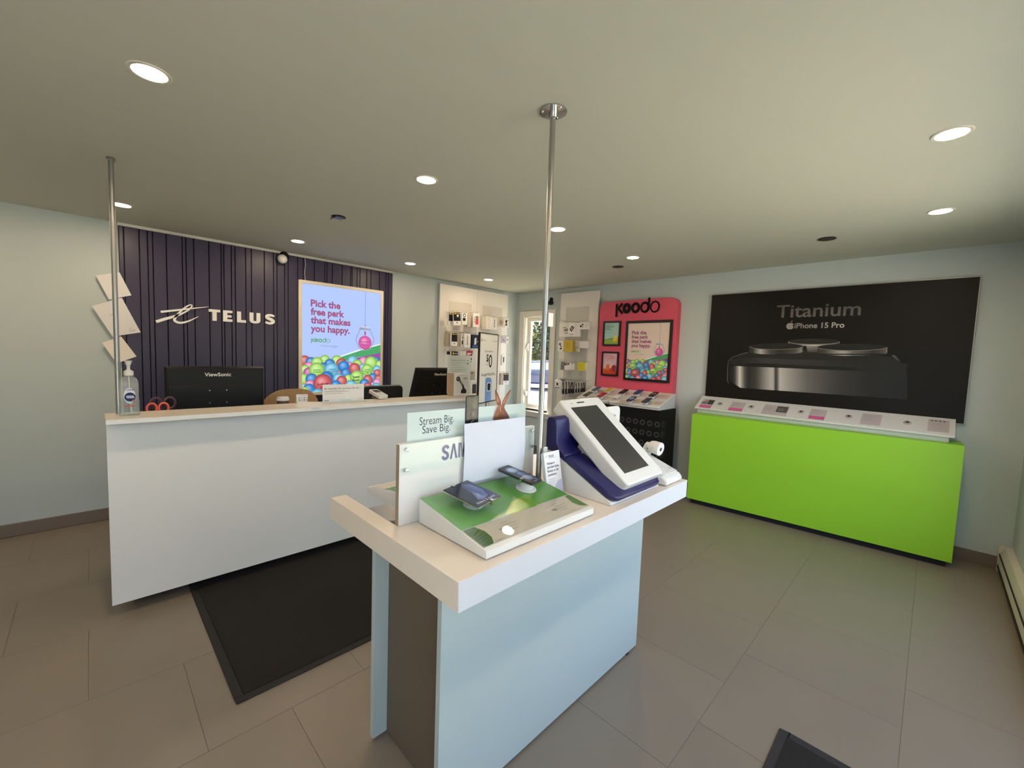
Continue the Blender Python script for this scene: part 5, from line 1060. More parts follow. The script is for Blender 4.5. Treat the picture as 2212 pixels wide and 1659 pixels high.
def t_half(pr, W, H): t_lines(pr, W * .5, H); pr.rectg(W * .54, H * .3, W * .98, H * .92, (92, 86, 84)); pr.text('Special', W * .6, H * .65, H * .1, (190, 184, 180)); pr.text('upgrade', W * .6, H * .5, H * .1, (190, 184, 180))
def t_four(pr, W, H): [pr.rectg(W * (.1 + .2 * k), H * .84, W * (.22 + .2 * k), H * .92, (80, 72, 70)) for k in range(4)]; [pr.rectg(W * .1, H * (.66 - .12 * k), W * .86, H * (.68 - .12 * k), (176, 166, 158)) for k in range(5)]
Zc = lambda *q: [(1480 + x / 3.253, 560 + y / 3.253) for x, y in q]
tray_card(Zc((90, 1045), (180, 1050), (220, 985), (130, 985)), 'card with photos and a pink band at the left end of the tray', t_photo)
tray_card(Zc((300, 1068), (395, 1072), (435, 1010), (330, 1000)), 'white card with a pink band, second on the tray', t_pink)
tray_card(Zc((520, 1090), (715, 1105), (745, 1035), (560, 1020)), 'wide card with a dark right half on the tray', t_half)
tray_card(Zc((855, 1125), (978, 1137), (1005, 1060), (890, 1050)), 'white card with a pink band near the middle of the tray', t_pink)
tray_card(Zc((1230, 1165), (1375, 1175), (1390, 1090), (1240, 1085)), 'plain printed card right of the tray middle', t_lines)
tray_card(Zc((1695, 1215), (1860, 1230), (1868, 1130), (1705, 1120)), 'beige card with four small dark marks at the right end of the tray', t_four)
for k, (x, y, lab) in enumerate(((245, 1018, 'silver security mount, first from the left on the tray'), (465, 1040, 'silver security mount right of the first pink banded cards'), (815, 1075, 'silver security mount right of the wide half dark card'), (1150, 1107, 'silver security mount left of the plain printed card'), (1562, 1150, 'silver security mount left of the four mark card'))):
    c = on_tray(1480 + x / 3.253, 560 + y / 3.253); t = thing('security_mount', lab, 'mount', c, 'empty phone mounts on the tray')
    MB().lathe(c + tn * .0006, [(.026, 0), (.026, .004), (.022, .006), (.001, .006)], 20, tn).build('base_disc', mat('mount grey', (190, 186, 180), .35, metal=.3, noise=.03), t)
    MB().lathe(c + tn * .0066, [(.011, 0), (.011, .004), (.007, .0045), (.001, .0045)], 16, tn).build('socket', mat('mount dark', (70, 66, 62), .4, noise=.05), t)
for (x, y, L_, lab) in ((200, 1082, .03, 'short white cable end hanging over the tray front, left'), (440, 1075, .035, 'short white cable end sticking up at the tray front, second from left'), (765, 1160, .05, 'white cable end with a plug hanging over the tray front')):
    q = P(1480 + x / 3.253, 560 + y / 3.253, 'x', -.262); d = Vector((0, .0, -1)) if x != 440 else Vector((0, .1, .6)); e_ = q + d * L_ + Vector((-.006, .008, 0))
    t = thing('cable_end', lab, 'cable', q); MB().tube([Vector((-.2255, q.y, .982)), Vector((-.256, q.y, .988)), q, q + d * L_ * .6 + Vector((-.004, .004, 0)), e_], .0022, 8).build('cord', WHITE_P, t)
    if x == 765: MB().ball(e_ - Vector((0, 0, .005)), .006, 10).build('plug', WHITE_P, t)
# ================================================================== DISPLAY ISLAND
IX0, IX1, IY0, IY1, IZ0, IZ1 = -4.294, -2.905, -4.076, -3.275, .867, ZI
isl = thing('display_island', 'white topped display island with pale blue grey base, nearest the camera', 'display counter', ((IX0 + IX1) / 2, (IY0 + IY1) / 2, 0))
NX0, NX1, NY = -4.234, -3.70, -3.668   # notch for cables, open to the rear edge
poly = [(IX0, IY0), (IX1, IY0), (IX1, IY1), (NX1, IY1), (NX1, NY), (NX0, NY), (NX0, IY1), (IX0, IY1)]
MB().prism([(x, y, IZ0) for x, y in poly], (0, 0, IZ1 - IZ0)).build('tabletop', LAM_TOP, isl, bevel=.0012, segs=1)
MB().box((IX0 + .001, IY0 - .0008, IZ0 + .0012), (IX1 - .001, IY0 - .0001, IZ1 - .0012)).build('edge_band', LAM_W, isl)
MB().box((NX0 + .001, NY + .001, IZ0 + .002), (NX1 - .001, IY1 - .001, IZ0 + .006)).build('cable_tray', STEEL, isl)
BX0, BX1 = -4.195, -2.925
MB().box((BX0, -3.874, .012), (BX1, -3.852, IZ0)).build('front_panel', BLUE_GREY, isl, bevel=.001)
MB().box((BX0, -3.446, .012), (BX1, -3.422, IZ0)).build('back_panel', BLUE_GREY, isl, bevel=.001)
SIDE = mat('shaded brown grey side laminate', (104, 90, 74), .5, noise=.02)  # brown grey, darkened further to stand for the side's missing light
MB().box((-4.137, -3.852, .012), (-4.117, -3.446, IZ0)).build('side_panel', SIDE, isl)
MB().box((-3.003, -3.852, .012), (-2.983, -3.446, IZ0)).build('side_panel', SIDE, isl)
MB().box((-4.117, -3.84, .0005), (-3.003, -3.46, .03)).build('plinth', BLACK_M, isl)
MB().box((-4.12, -3.874, .0005), (-4.10, -3.43, .0118)).box((-3.02, -3.874, .0005), (-3.0, -3.43, .0118)).build('glide', BLACK_M, isl)

# sign divider: white board, clear panel with blue letters held by stand-offs
DX0, DX1, DY, DZ = -4.236, -3.584, -3.68, 1.222
dv = thing('sign_divider', 'upright white board with blue lettering across the middle of the island', 'sign', ((DX0 + DX1) / 2, DY, ZI))
MB().box((DX0, DY, ZI + .0005), (DX1, DY + .02, DZ)).build('board', WHITE_P, dv, bevel=.0008, segs=1)
MB().box((DX0 - .0004, DY + .0003, ZI + .001), (DX0 - .0001, DY + .0197, DZ - .0005)).build('raw_edge', mat('board edge', (150, 132, 112), .7, noise=.05), dv)
MB().box((DX0, DY - .0105, 1.121), (DX1, DY - .0075, DZ + .001)).build('clear_panel', CLEAR, dv)
for xx in (DX0 + .022, DX1 - .022):
    for z_ in (1.137, 1.205): MB().lathe((xx, DY, z_), [(.006, .0002), (.006, .0112), (.0055, .0125), (.001, .013)], 14, (0, -1, 0)).build('stand_off', CHROME, dv)
FD = wallA((DX0, DY - .001, ZI)); BLU_S = mat('letter blue', (12, 30, 116), .6, spec=.2, noise=.02)
def dpt(x, y): q = P(x, y, 'y', DY - .001); return (q.x - DX0, q.z - ZI)
def letters_blue(boxes, strokes):
    m = MB()
    for q in boxes: m.prism([FD.p(x, y) for x, y in q], FD.n * .0008)
    for pts, wv in strokes: stroke_solid(m, FD, pts, wv, .0008)
    m.build('letter', BLU_S, dv)
sx0, sb, stp = dpt(955, 993)[0], dpt(970, 992)[1], dpt(970, 960)[1]; hL = stp - sb
wS = hL * .52; s_pts = bez([(sx0 + wS * .90, stp - hL * .26), (sx0 + wS * .80, stp - hL * .14), (sx0 + wS * .5, stp - hL * .09), (sx0 + wS * .18, stp - hL * .20), (sx0 + wS * .22, stp - hL * .38), (sx0 + wS * .5, stp - hL * .5), (sx0 + wS * .8, stp - hL * .62), (sx0 + wS * .82, stp - hL * .82), (sx0 + wS * .5, stp - hL * .92), (sx0 + wS * .18, stp - hL * .86), (sx0 + wS * .10, stp - hL * .72)], 5)
letters_blue([], [(s_pts, hL * .19)])
ax_ = sx0 + wS * 1.22; aw = hL * .60
letters_blue([[(ax_, sb), (ax_ + aw * .24, sb), (ax_ + aw * .52, stp - hL * .1), (ax_ + aw * .62, stp), (ax_ + aw * .36, stp)], [(ax_ + aw * .40, stp), (ax_ + aw * .62, stp), (ax_ + aw, sb), (ax_ + aw * .76, sb), (ax_ + aw * .46, stp - hL * .2)]], [])
mx_ = ax_ + aw * 1.16; mw = hL * .72
letters_blue([[(mx_, sb), (mx_ + mw * .2, sb), (mx_ + mw * .2, stp), (mx_, stp)], [(mx_ + mw * .2, stp), (mx_ + mw * .4, sb), (mx_ + mw * .6, sb), (mx_ + mw * .36, stp)], [(mx_ + mw * .4, sb), (mx_ + mw * .6, sb), (mx_ + mw * .8, stp), (mx_ + mw * .64, stp)], [(mx_ + mw * .8, sb), (mx_ + mw, sb), (mx_ + mw, stp), (mx_ + mw * .8, stp)]], [])
# pale banner card tucked behind the board
tn_ = thing('banner_card', 'pale green card reading a streaming slogan, rising behind the white board', 'sign', (-3.93, DY + .0235, 1.0))
yB = DY + .0215
q = [P(880, 893, 'y', yB), P(1136, 870, 'y', yB)]; xl, xr, zt = q[0].x, q[1].x, (q[0].z + q[1].z) / 2
MINT = mat('mint card', (196, 210, 207), .6, noise=.01)
MB().box((xl, yB, 1.0), (xr, yB + .0012, zt)).build('card', MINT, tn_)
fr = wallA((xl, yB, 1.0)); pr = Print(fr, base=.0004); TXB = (46, 44, 66)
def bpt(x, y): q = P(x, y, 'y', yB); return (q.x - xl, q.z - 1.0)
a, b2 = bpt(906, 919), bpt(980, 914); pr.text('Stream Big.', a[0], a[1], .040, TXB, bold=-.006, width=b2[0] - a[0])
a, b2 = bpt(912, 937), bpt(972, 932); pr.text('Save Big.', a[0], a[1], .040, TXB, bold=-.006, width=b2[0] - a[0]); pr.build('print', PRINT, tn_)
# phone shaped cut-out on the banner
yP = yB - .0022; L_, R2, T_, B_ = P(1006, 880, 'y', yP).x, P(1034, 880, 'y', yP).x, P(1020, 854, 'y', yP).z, 1.19
t = thing('phone_cutout', 'printed phone shaped card cut-out standing up from the pale banner', 'cut-out', ((L_ + R2) / 2, yP, B_))
fr = wallA(((L_ + R2) / 2, yP, (T_ + B_) / 2)); W_, H_ = R2 - L_, T_ - B_; o_ = rrect(W_, H_, .009, 4)
MB().prism([fr.p(x, y, -.0015) for x, y in o_], fr.n * .0015).build('card', BLACK, t)
pr = Print(fr, base=.0003, rect=(-W_ / 2 + .004, -H_ / 2, W_ / 2 - .004, H_ / 2 - .004)); 
pr.poly([(-.04, -.1), (.04, -.1), (.04, .0), (-.04, .0)], [(17, 21, 18), (17, 21, 18), (27, 28, 21), (24, 27, 21)]); pr.up(); pr.poly([(-.04, .0), (.04, .0), (.04, .1), (-.04, .1)], [(24, 27, 21), (31, 31, 23), (81, 79, 52), (74, 71, 40)]); pr.up()
pr.disc(.012, .055, .012, (86, 84, 64), n=12, ry=.018); pr.disc(-.02, .03, .012, (32, 27, 21), n=12, ry=.02); pr.disc(.008, .012, .014, (59, 45, 34), (37, 31, 24), (93, 74, 59), n=14, ry=.026); pr.line([(-.006, -.016), (.006, -.006)], .003, (121, 117, 105)); pr.line([(.004, -.038), (.02, -.024)], .002, (117, 117, 111)); pr.text('BLACK', 0, -H_ / 2 + .022, .014, (200, 204, 196), bold=.02, width=.034, align='c')
pr.poly([(-.010, H_ / 2 - .004), (.010, H_ / 2 - .004), (.008, H_ / 2 - .010), (-.008, H_ / 2 - .010)], (14, 14, 14)); pr.up(); pr.build('print', PRINT_G, t)
# rabbit cut-out
yR = yB - .0026
RZ = [(752, 1070), (765, 1010), (795, 900), (810, 830), (850, 760), (845, 700), (820, 600), (800, 500), (798, 430), (808, 398), (850, 490), (890, 580), (920, 650), (928, 710), (945, 715), (975, 640), (1010, 570), (1060, 490), (1110, 420), (1137, 395), (1140, 440), (1120, 510), (1080, 600), (1040, 670), (1010, 740), (1000, 800), (1020, 870), (1070, 950), (1105, 1020)]
RP = [P(990 + x / 10.055, 800 + y / 10.055, 'y', yR) for x, y in RZ]; zb_ = 1.245
RP = [Vector((RP[0].x, yR, zb_))] + RP + [Vector((RP[-1].x, yR, zb_))]
cen = sum(RP, Vector()) / len(RP); t = thing('rabbit_cutout', 'brown rabbit card cut-out with upright ears above the pale banner', 'cut-out', (cen.x, yR, zb_))
fr = wallA((0, yR, 0)); ol = [(p.x, p.z) for p in RP]
def fat(pts, d):
    out = []; k = len(pts)
    for i in range(k):
        a = Vector(pts[i - 1]); b2 = Vector(pts[(i + 1) % k]); dd = (b2 - a).normalized(); out.append((pts[i][0] + dd.y * d, pts[i][1] - dd.x * d))
    return out
area = sum(ol[i][0] * ol[(i + 1) % len(ol)][1] - ol[(i + 1) % len(ol)][0] * ol[i][1] for i in range(len(ol)))
MB().prism([fr.p(x, y, -.0012) for x, y in fat(ol, .0007 if area > 0 else -.0007)], fr.n * .0012).build('card', PAPER, t)
pr = Print(fr, base=.0003)
def rpt(x, y): q = P(990 + x / 10.055, 800 + y / 10.055, 'y', yR); return (q.x, q.z)
BR1, BR2, BR3, BR4 = (134, 80, 54), (160, 108, 84), (88, 54, 38), (186, 142, 120)
def rp(lst, cols): pr.poly([rpt(*q) for q in lst], cols); pr.up(); pr.up()
rp([(845, 760), (808, 640), (797, 470), (808, 398), (850, 490), (890, 580), (922, 660), (928, 760)], [BR1, BR1, BR3, BR3, BR1, BR2, BR1, BR1]); rp([(835, 700), (815, 560), (810, 470), (870, 590), (890, 690)], [BR2, BR2, BR1, BR2, BR4]); pr.up()
rp([(935, 770), (945, 715), (975, 640), (1060, 490), (1137, 395), (1140, 440), (1080, 600), (1010, 740), (1000, 790)], [BR1, BR1, BR1, BR3, BR3, BR2, BR2, BR1, BR1]); rp([(960, 730), (1000, 630), (1070, 520), (1110, 460), (1060, 610), (1000, 720)], [BR4, BR4, BR2, BR1, BR2, BR2]); pr.up()
rp([(752, 1070), (765, 1010), (800, 890), (830, 800), (870, 755), (945, 745), (990, 780), (1010, 850), (1070, 950), (1105, 1020)], [BR3, BR1, BR1, BR2, BR2, BR2, BR1, BR1, BR1, BR3]); 
pts = [rpt(*q) for q in [(752, 1070), (1105, 1020)]]; pr.poly([pts[0], pts[1], (RP[-1].x, zb_), (RP[0].x, zb_)], BR1); pr.up()
rp([(900, 800), (935, 790), (930, 880), (905, 890)], BR4); rp([(925, 800), (945, 810), (940, 880), (925, 870)], BR3); pr.up(); a = rpt(872, 880); pr.disc(a[0], a[1], .0016, (24, 16, 12), n=10); a = rpt(985, 860); pr.disc(a[0], a[1], .0014, (24, 16, 12), n=10)
rp([(820, 960), (900, 900), (960, 940), (1000, 1020), (860, 1040)], [BR2, BR1, BR2, BR3, BR3]); pr.up(); pr.build('print', PRINT, t)
# blank sheet taped over the right part of the board
yW = DY - .0135
c = [P(1003, 914, 'y', yW), P(1134, 902, 'y', yW), P(1134, 1004, 'y', yW), P(1003, 1036, 'y', yW)]
x0, x1, z0, z1 = c[0].x, c[1].x, 1.045, (c[0].z + c[1].z) / 2; m = MB(); N = 8; rows = 6; vs = []
for i in range(rows + 1):
    f = i / rows
    for j in range(N + 1): vs.append((lerp(x0, x1, j / N) + .004 * math.sin(f * 3.1) * (1 if j in (0, N) else .5), yW - .003 * math.sin(f * math.pi) * (j / N), lerp(z1, z0, f)))
fs = [(i * (N + 1) + j, (i + 1) * (N + 1) + j, (i + 1) * (N + 1) + j + 1, i * (N + 1) + j + 1) for i in range(rows) for j in range(N)]
k_ = len(vs); o = m.add(vs + [(x, y + .0006, z_) for x, y, z_ in vs], fs + [tuple(k_ + q for q in f[::-1]) for f in fs]).build('blank_sheet', mat('cool paper', (208, 211, 224), .8, noise=.006))
tag(o, 'large blank white sheet taped over the blue lettering', 'paper')

# phone riser (near side)
RX0, RX1, RY0, RY1 = -4.17, -3.646, -4.04, -3.699
def rz(y): return lerp(.978, 1.035, (y - RY0) / (RY1 - RY0))
LIPZ = .978
rs = thing('phone_riser', 'white sloped riser with green sheet carrying two phones, front of the island', 'riser', ((RX0 + RX1) / 2, (RY0 + RY1) / 2, ZI))
MB().prism([(RX0, RY0, ZI + .004), (RX0, RY0, LIPZ), (RX0, RY1, 1.035), (RX0, RY1, ZI + .004)], (RX1 - RX0, 0, 0)).build('body', WHITE_P, rs, bevel=.0012, segs=1)
MB().box((RX0 + .02, RY0 + .02, ZI + .0003), (RX1 - .02, RY1 - .02, ZI + .004)).build('foot', BLACK_M, rs)
RV = Vector((0, RY1 - RY0, 1.035 - LIPZ)).normalized(); FRs = Frame((RX0, RY0, LIPZ), (1, 0, 0), RV); RN = FRs.n
def rpx(x, y, h=0.0): q = PN(x, y, FRs.o + RN * h, RN); return FRs.uv(q)
RW = RX1 - RX0; RL = math.hypot(RY1 - RY0, 1.035 - LIPZ); ye = rpx(993, 1148)[1]
pr = Print(FRs, base=.0004, rect=(.003, .004, RW - .003, RL - .001))
GA, GB, GC = (112, 160, 94), (98, 150, 74), (86, 136, 66)
pr.poly([(0, ye), (RW * .5, ye), (RW * .5, RL), (0, RL)], [(116, 168, 102), GB, GC, (124, 174, 112)]); pr.poly([(RW * .5, ye), (RW, ye), (RW, RL), (RW * .5, RL)], [GB, (84, 140, 60), (82, 138, 60), GC]); pr.up()
# printed yellow-green feather shape and the fine arc of the sheet
a = rpx(1115, 1108); b2 = rpx(1135, 1068); d2 = rpx(1160, 1092); pr.poly([a, rpx(1090, 1112), rpx(1105, 1085), b2, rpx(1148, 1072), d2], [(176, 178, 70), (140, 166, 70), (170, 174, 74), (120, 156, 60), (90, 146, 56), (96, 150, 56)]); pr.up()
pr.build('green_sheet', PRINT_G, rs)
pr = Print(FRs, base=.0005, rect=(.003, .006, RW - .003, RL)); sy0, sy1 = .018, ye - .003
pr.rectg(.004, sy0, RW - .004, sy1, (206, 188, 172))
lf = [(.006, sy1)] + [(.006 + .055 * math.sin(k * math.pi / 16), lerp(sy1, sy0, k / 8 * 1.0)) for k in range(9)] + [(.006, sy0)]
pr.poly([(.006, sy1), (.05, sy1), (.064, lerp(sy1, sy0, .35)), (.062, lerp(sy1, sy0, .7)), (.046, sy0 + .002), (.03, sy0), (.006, sy0)], [(116, 132, 110), (86, 118, 70), (66, 104, 36), (56, 92, 30), (56, 92, 30), (70, 100, 60), (120, 134, 120)]); pr.up()
for k in range(5): pr.line([(.012 + .002 * k, lerp(sy0, sy1, .1 + .13 * k)), (.055 - .003 * abs(2 - k), lerp(sy0, sy1, .2 + .14 * k))], .0018, (48, 82, 26))
pr.poly([(RW - .045, lerp(sy0, sy1, .5)), (RW - .03, sy1 - .004), (RW - .006, sy1), (RW - .006, sy0 + .004), (RW - .035, lerp(sy0, sy1, .2))], [(90, 124, 50), (96, 130, 60), (80, 110, 60), (70, 100, 50), (84, 116, 44)]); pr.up()
GRY = (150, 140, 132)
for ox in (RW * .2, RW * .68):
    pr.line([(ox - .02, sy1 - .006), (ox + .10, sy1 - .006), (ox + .11, sy0 + .006), (ox - .01, sy0 + .006), (ox - .02, sy1 - .006)], .0006, (178, 164, 152)); pr.text('$', ox + .004, lerp(sy0, sy1, .42), .013, (100, 92, 88), bold=.02); pr.text('0', ox + .013, lerp(sy0, sy1, .36), .02, (100, 92, 88), bold=.02)
    for k in range(4): pr.rectg(ox + .03, lerp(sy0, sy1, .72 - .15 * k), ox + .06 + .01 * ((k * 3) % 4), lerp(sy0, sy1, .72 - .15 * k) + .002, GRY)
pr.rectg(.062, sy0 + .003, .085, sy0 + .005, GRY); pr.ring(.057, sy0 + .004, .002, .003, GRY, n=10); pr.build('info_strip', PRINT, rs)
MB().prism([FRs.p(.003, sy0 - .004, .0011), FRs.p(RW - .003, sy0 - .004, .0011), FRs.p(RW - .003, sy1 + .004, .0011), FRs.p(.003, sy1 + .004, .0011)], RN * .0022).build('clear_cover', CLEAR, rs)
# wide folding phone on its mount
def slab_px(c4, h, thick, name, lab, body, art, group):
    c = [PN(x, y, FRs.o + RN * h, RN) for x, y in c4]; cen = sum(c, Vector()) / 4
    t = thing(name, lab, 'phone', Vector((cen.x, cen.y, rz(cen.y))), group)
    u = (c[1] - c[0]); v = (c[3] - c[0])
    return t, c, cen
c4 = [(1030, 1098), (1084, 1071), (1009, 1036), (957, 1058)]   # near, right, far, left
h_ = .040; t, c, cen = slab_px(c4, h_, .007, 'display_phone', 'wide unfolded phone with blue screen on the green riser', None, None, 'phones on the green riser')
u_ = ((c[1] - c[0]) + (c[2] - c[3])) / 2; v_ = ((c[3] - c[0]) + (c[2] - c[1])) / 2; LU, LV = u_.length, v_.length; u_.normalize(); v_ = (v_ - u_ * v_.dot(u_)).normalized()
fr = Frame(cen, u_, v_)
o_ = rrect(LU, LV, .005, 3); MB().prism([fr.p(x, y, -.006) for x, y in o_], fr.n * .0055).build('frame', CHROME, t, bevel=.001, segs=1)
MB().prism([fr.p(x, y, -.0005) for x, y in rrect(LU - .004, LV - .004, .004, 3)], fr.n * .0006).build('glass', mat('phone glass', (14, 15, 20), .08, noise=.01), t)
hx, hy = LU / 2 - .004, LV / 2 - .004; pr = Print(fr, base=.0003, rect=(-hx, -hy, hx, hy)); pr.rectg(-hx, -hy, hx, hy, (38, 42, 58))
pr.poly([(-hx, -hy), (0, -hy), (.004, hy), (-hx, hy)], [(34, 38, 54), (44, 50, 74), (40, 44, 62), (48, 50, 62)]); pr.poly([(.002, -hy), (hx, -hy), (hx, hy), (.004, hy)], [(40, 46, 74), (56, 66, 110), (58, 64, 92), (44, 48, 66)]); pr.up()
pr.poly([(0, -.05), (.03, -.045), (.05, -.005), (.045, .045), (.02, .065), (.0, .05)], [(120, 140, 190), (86, 102, 160), (76, 92, 150), (104, 122, 176), (60, 70, 110), (50, 56, 84)]); pr.up(); pr.poly([(-.03, -.05), (.0, -.055), (.01, -.02), (.0, .01)], [(50, 58, 90), (90, 106, 160), (150, 168, 210), (60, 68, 100)]); pr.up()
pr.text('Galaxy Z Fold5', 0, -hy + .010, .013, (214, 218, 226), width=LU * .72, align='c'); pr.build('screen', PRINT_G, t)
m = MB(); m.lathe(fr.p(0, -.01, -.0062), [(.024, 0), (.024, -.006), (.018, -.010), (.018, -h_ + .0075), (.034, -h_ + .0075), (.034, -h_ + .0068), (.001, -h_ + .0068)], 24, fr.n); m.build('mount', WHITE_P, t)
def bracket(u0, v0, du, dv_, w=.013):
    m = MB(); d = Vector((du, dv_)); s = Vector((-dv_, du)) * w / 2
    q = lambda k, h: [fr.p(u0 + d.x * k + s.x, v0 + d.y * k + s.y, h), fr.p(u0 + d.x * k - s.x, v0 + d.y * k - s.y, h)]
    a = q(-.010, .0012) + q(.003, .0012)[::-1]; m.prism(a, fr.n * .0012); b2 = q(.0015, .0012) + q(.003, .0012)[::-1]; m.prism(b2, fr.n * -.014); b3 = q(-.03, -.0125) + q(.003, -.0125)[::-1]; m.prism(b3, fr.n * -.0012)
    m.build('bracket', CHROME, t, label='steel security bracket')
bracket(.012, -LV / 2, 0, -1); bracket(-.012, LV / 2, 0, 1)
# narrow phone at the back on a round base
c4 = [(1150, 1047), (1168, 1037), (1101, 1003), (1078, 1011)]; h_ = .046
t, c, cen = slab_px(c4, h_, .012, 'display_phone', 'narrow black phone tilted on a round white base, back of the green riser', None, None, 'phones on the green riser')
u_ = ((c[1] - c[0]) + (c[2] - c[3])) / 2; v_ = ((c[3] - c[0]) + (c[2] - c[1])) / 2; LU, LV = u_.length, v_.length; u_.normalize(); v_ = (v_ - u_ * v_.dot(u_)).normalized()
fr = Frame(cen, u_, v_); LU = max(LU, .072)
MB().prism([fr.p(x, y, -.009) for x, y in rrect(LU, LV, .009, 4)], fr.n * .009).build('body', mat('graphite', (66, 68, 74), .25, metal=.5, noise=.03), t, bevel=.0015, segs=1)
hx, hy = LU / 2 - .003, LV / 2 - .003; pr = Print(fr, base=.0004, rect=(-hx, -hy, hx, hy)); pr.poly(rrect(hx * 2, hy * 2, .007, 3), (22, 24, 30)); pr.up()
pr.disc(.002, hy * .48, .027, (150, 166, 196), (96, 112, 140), (180, 196, 216), n=22); pr.disc(.006, -hy * .02, .022, (90, 106, 150), (60, 72, 110), (110, 126, 170), n=20); pr.disc(0, -hy * .42, .024, (120, 136, 176), (84, 98, 140), (150, 166, 196), n=20); pr.disc(.014, -hy * .78, .010, (80, 92, 130), n=14); pr.text('Galaxy', 0, -hy + .006, .008, (210, 212, 220), align='c'); pr.build('screen', PRINT_G, t)
m = MB(); bcn = fr.p(0, -LV * .22, -.0092); m.lathe(bcn, [(.016, 0), (.020, -.006), (.025, -.010), (.027, -h_ + .0165), (.036, -h_ + .0135), (.040, -h_ + .011), (.040, -h_ + .0098), (.001, -h_ + .0098)], 28, fr.n); m.build('mount', WHITE_P, t)
bracket(-LU / 2, -LV * .18, -1, 0, .012); bracket(LU / 2, -LV * .12, 1, 0, .012)

# matching riser on the far side of the divider
BXr, byA, byB = -4.165, -3.655, -3.315
r2 = thing('phone_riser', 'white sloped riser with green sheet behind the white board, far side of the island', 'riser', (-3.9, -3.5, ZI))
MB().prism([(BXr, byB, ZI + .003), (BXr, byB, .978), (BXr, byA, 1.035), (BXr, byA, ZI + .003)], (.52, 0, 0)).build('body', WHITE_P, r2, bevel=.0012, segs=1)
MB().box((NX1 + .005, byA + .02, ZI + .0003), (BXr + .50, byB - .02, ZI + .003)).build('foot', BLACK_M, r2)
v2 = Vector((0, byA - byB, .057)).normalized(); F2_ = Frame((BXr + .52, byB, .978), (-1, 0, 0), v2); pr = Print(F2_, base=.0004); l2 = math.hypot(.34, .057); pr.rectg(.003, .13, .517, l2 - .002, (96, 150, 92)); pr.rectg(.003, .02, .517, .127, (214, 204, 190)); pr.build('green_sheet', PRINT_G, r2)
# brochures between riser and kiosk
t = thing('brochure_stack', 'stack of white brochures leaning at the pole on the island', 'brochures', (-3.69, -3.80, ZI))
yb_ = -3.812; A_, B_ = P(1143, 985, 'y', yb_), P(1190, 977, 'y', yb_); D_ = P(1200, 1052, 'y', yb_ - .045)
u_ = Vector((1, 0, 0)); W_ = min(.1, (B_ - A_).length); top_l = Vector((-3.642 + .004, yb_ + .03, A_.z - .012)); v_ = Vector((.0, .035, .18)).normalized(); H_ = (top_l.z - ZI - .002) / v_.z
o = top_l - v_ * H_
for k in range(5):
    oo = o + Vector((-.0018 * 0, .0035 * k, 0)); f = Frame(oo, u_, v_)
    MB().prism([f.p(0, 0), f.p(W_, 0), f.p(W_, H_ - .002 * k), f.p(0, H_ - .002 * k)], -f.n * .0025).build('brochure', PAPER, t)
f = Frame(o, u_, v_); pr = Print(f, base=.0004)
pr.line([(W_ * .10, H_ * .885), (W_ * .2, H_ * .92)], .0012, (90, 90, 100)); pr.text('TELUS', W_ * .27, H_ * .88, .012, (70, 70, 80), bold=.02); pr.rectg(W_ * .27, H_ * .855, W_ * .8, H_ * .862, (160, 160, 168))
for k, st in enumerate(('Welcome to', 'your Smart Home,', 'Business or Cell', 'convenience')): pr.text(st, W_ * .12, H_ * (.72 - .085 * k), .0135, (110, 112, 130), bold=.02, width=W_ * (.5, .76, .7, .56)[k])
for k in range(3): pr.rectg(W_ * .12, H_ * (.38 - .05 * k), W_ * (.6 - .1 * k), H_ * (.39 - .05 * k), (170, 170, 180))
pr.poly([(W_ * .3, 0), (W_, 0), (W_, H_ * .34), (W_ * .7, H_ * .3), (W_ * .45, H_ * .16)], (190, 192, 214)); pr.up(); pr.build('print', PRINT, t)

# ------------------------------------------------------------------ kiosk with a big white tablet, navy cradle
KX0, KX1 = -3.518, -3.115
ks = thing('tablet_kiosk', 'large white tablet on a navy cradle and white wedge, right end of the island', 'kiosk', (-3.3, -3.87, ZI))
pf = [(-4.032, ZI + .0005), (-4.032, .962), (-3.735, 1.108), (-3.685, 1.115), (-3.685, ZI + .0005)]
MB().prism([(KX0 + .002, y, z_) for y, z_ in pf], (KX1 - KX0 - .004, 0, 0)).build('wedge', WHITE_P, ks, bevel=.002)
# navy cradle: sloped slab with rounded front corners and an upright back
sl = Vector((0, .297, .146)).normalized(); F3 = Frame((KX0, -4.040, .9605), (1, 0, 0), sl); LN = .36; WK = KX1 - KX0; r_ = .045
pts = [(0, LN - .088), (0, r_)] + [(r_ - r_ * math.cos(a), r_ - r_ * math.sin(a)) for a in [k * math.pi / 12 for k in range(1, 7)]] + [(WK - .03, 0), (WK, .03), (WK, LN - .088)]
MB().prism([F3.p(x, y, .0008) for x, y in pts], F3.n * .024).build('cradle', NAVY_P, ks, bevel=.006, segs=3)
bk = [(-3.80, 1.105), (-3.765, 1.130), (-3.752, 1.155), (-3.748, 1.225), (-3.742, 1.25), (-3.722, 1.262), (-3.698, 1.258), (-3.690, 1.24), (-3.690, 1.1165), (-3.735, 1.1095), (-3.80, 1.0775)]
MB().prism([(KX0, y, z_) for y, z_ in bk], (.37, 0, 0)).build('cradle_back', NAVY_P, ks, bevel=.005, segs=3)
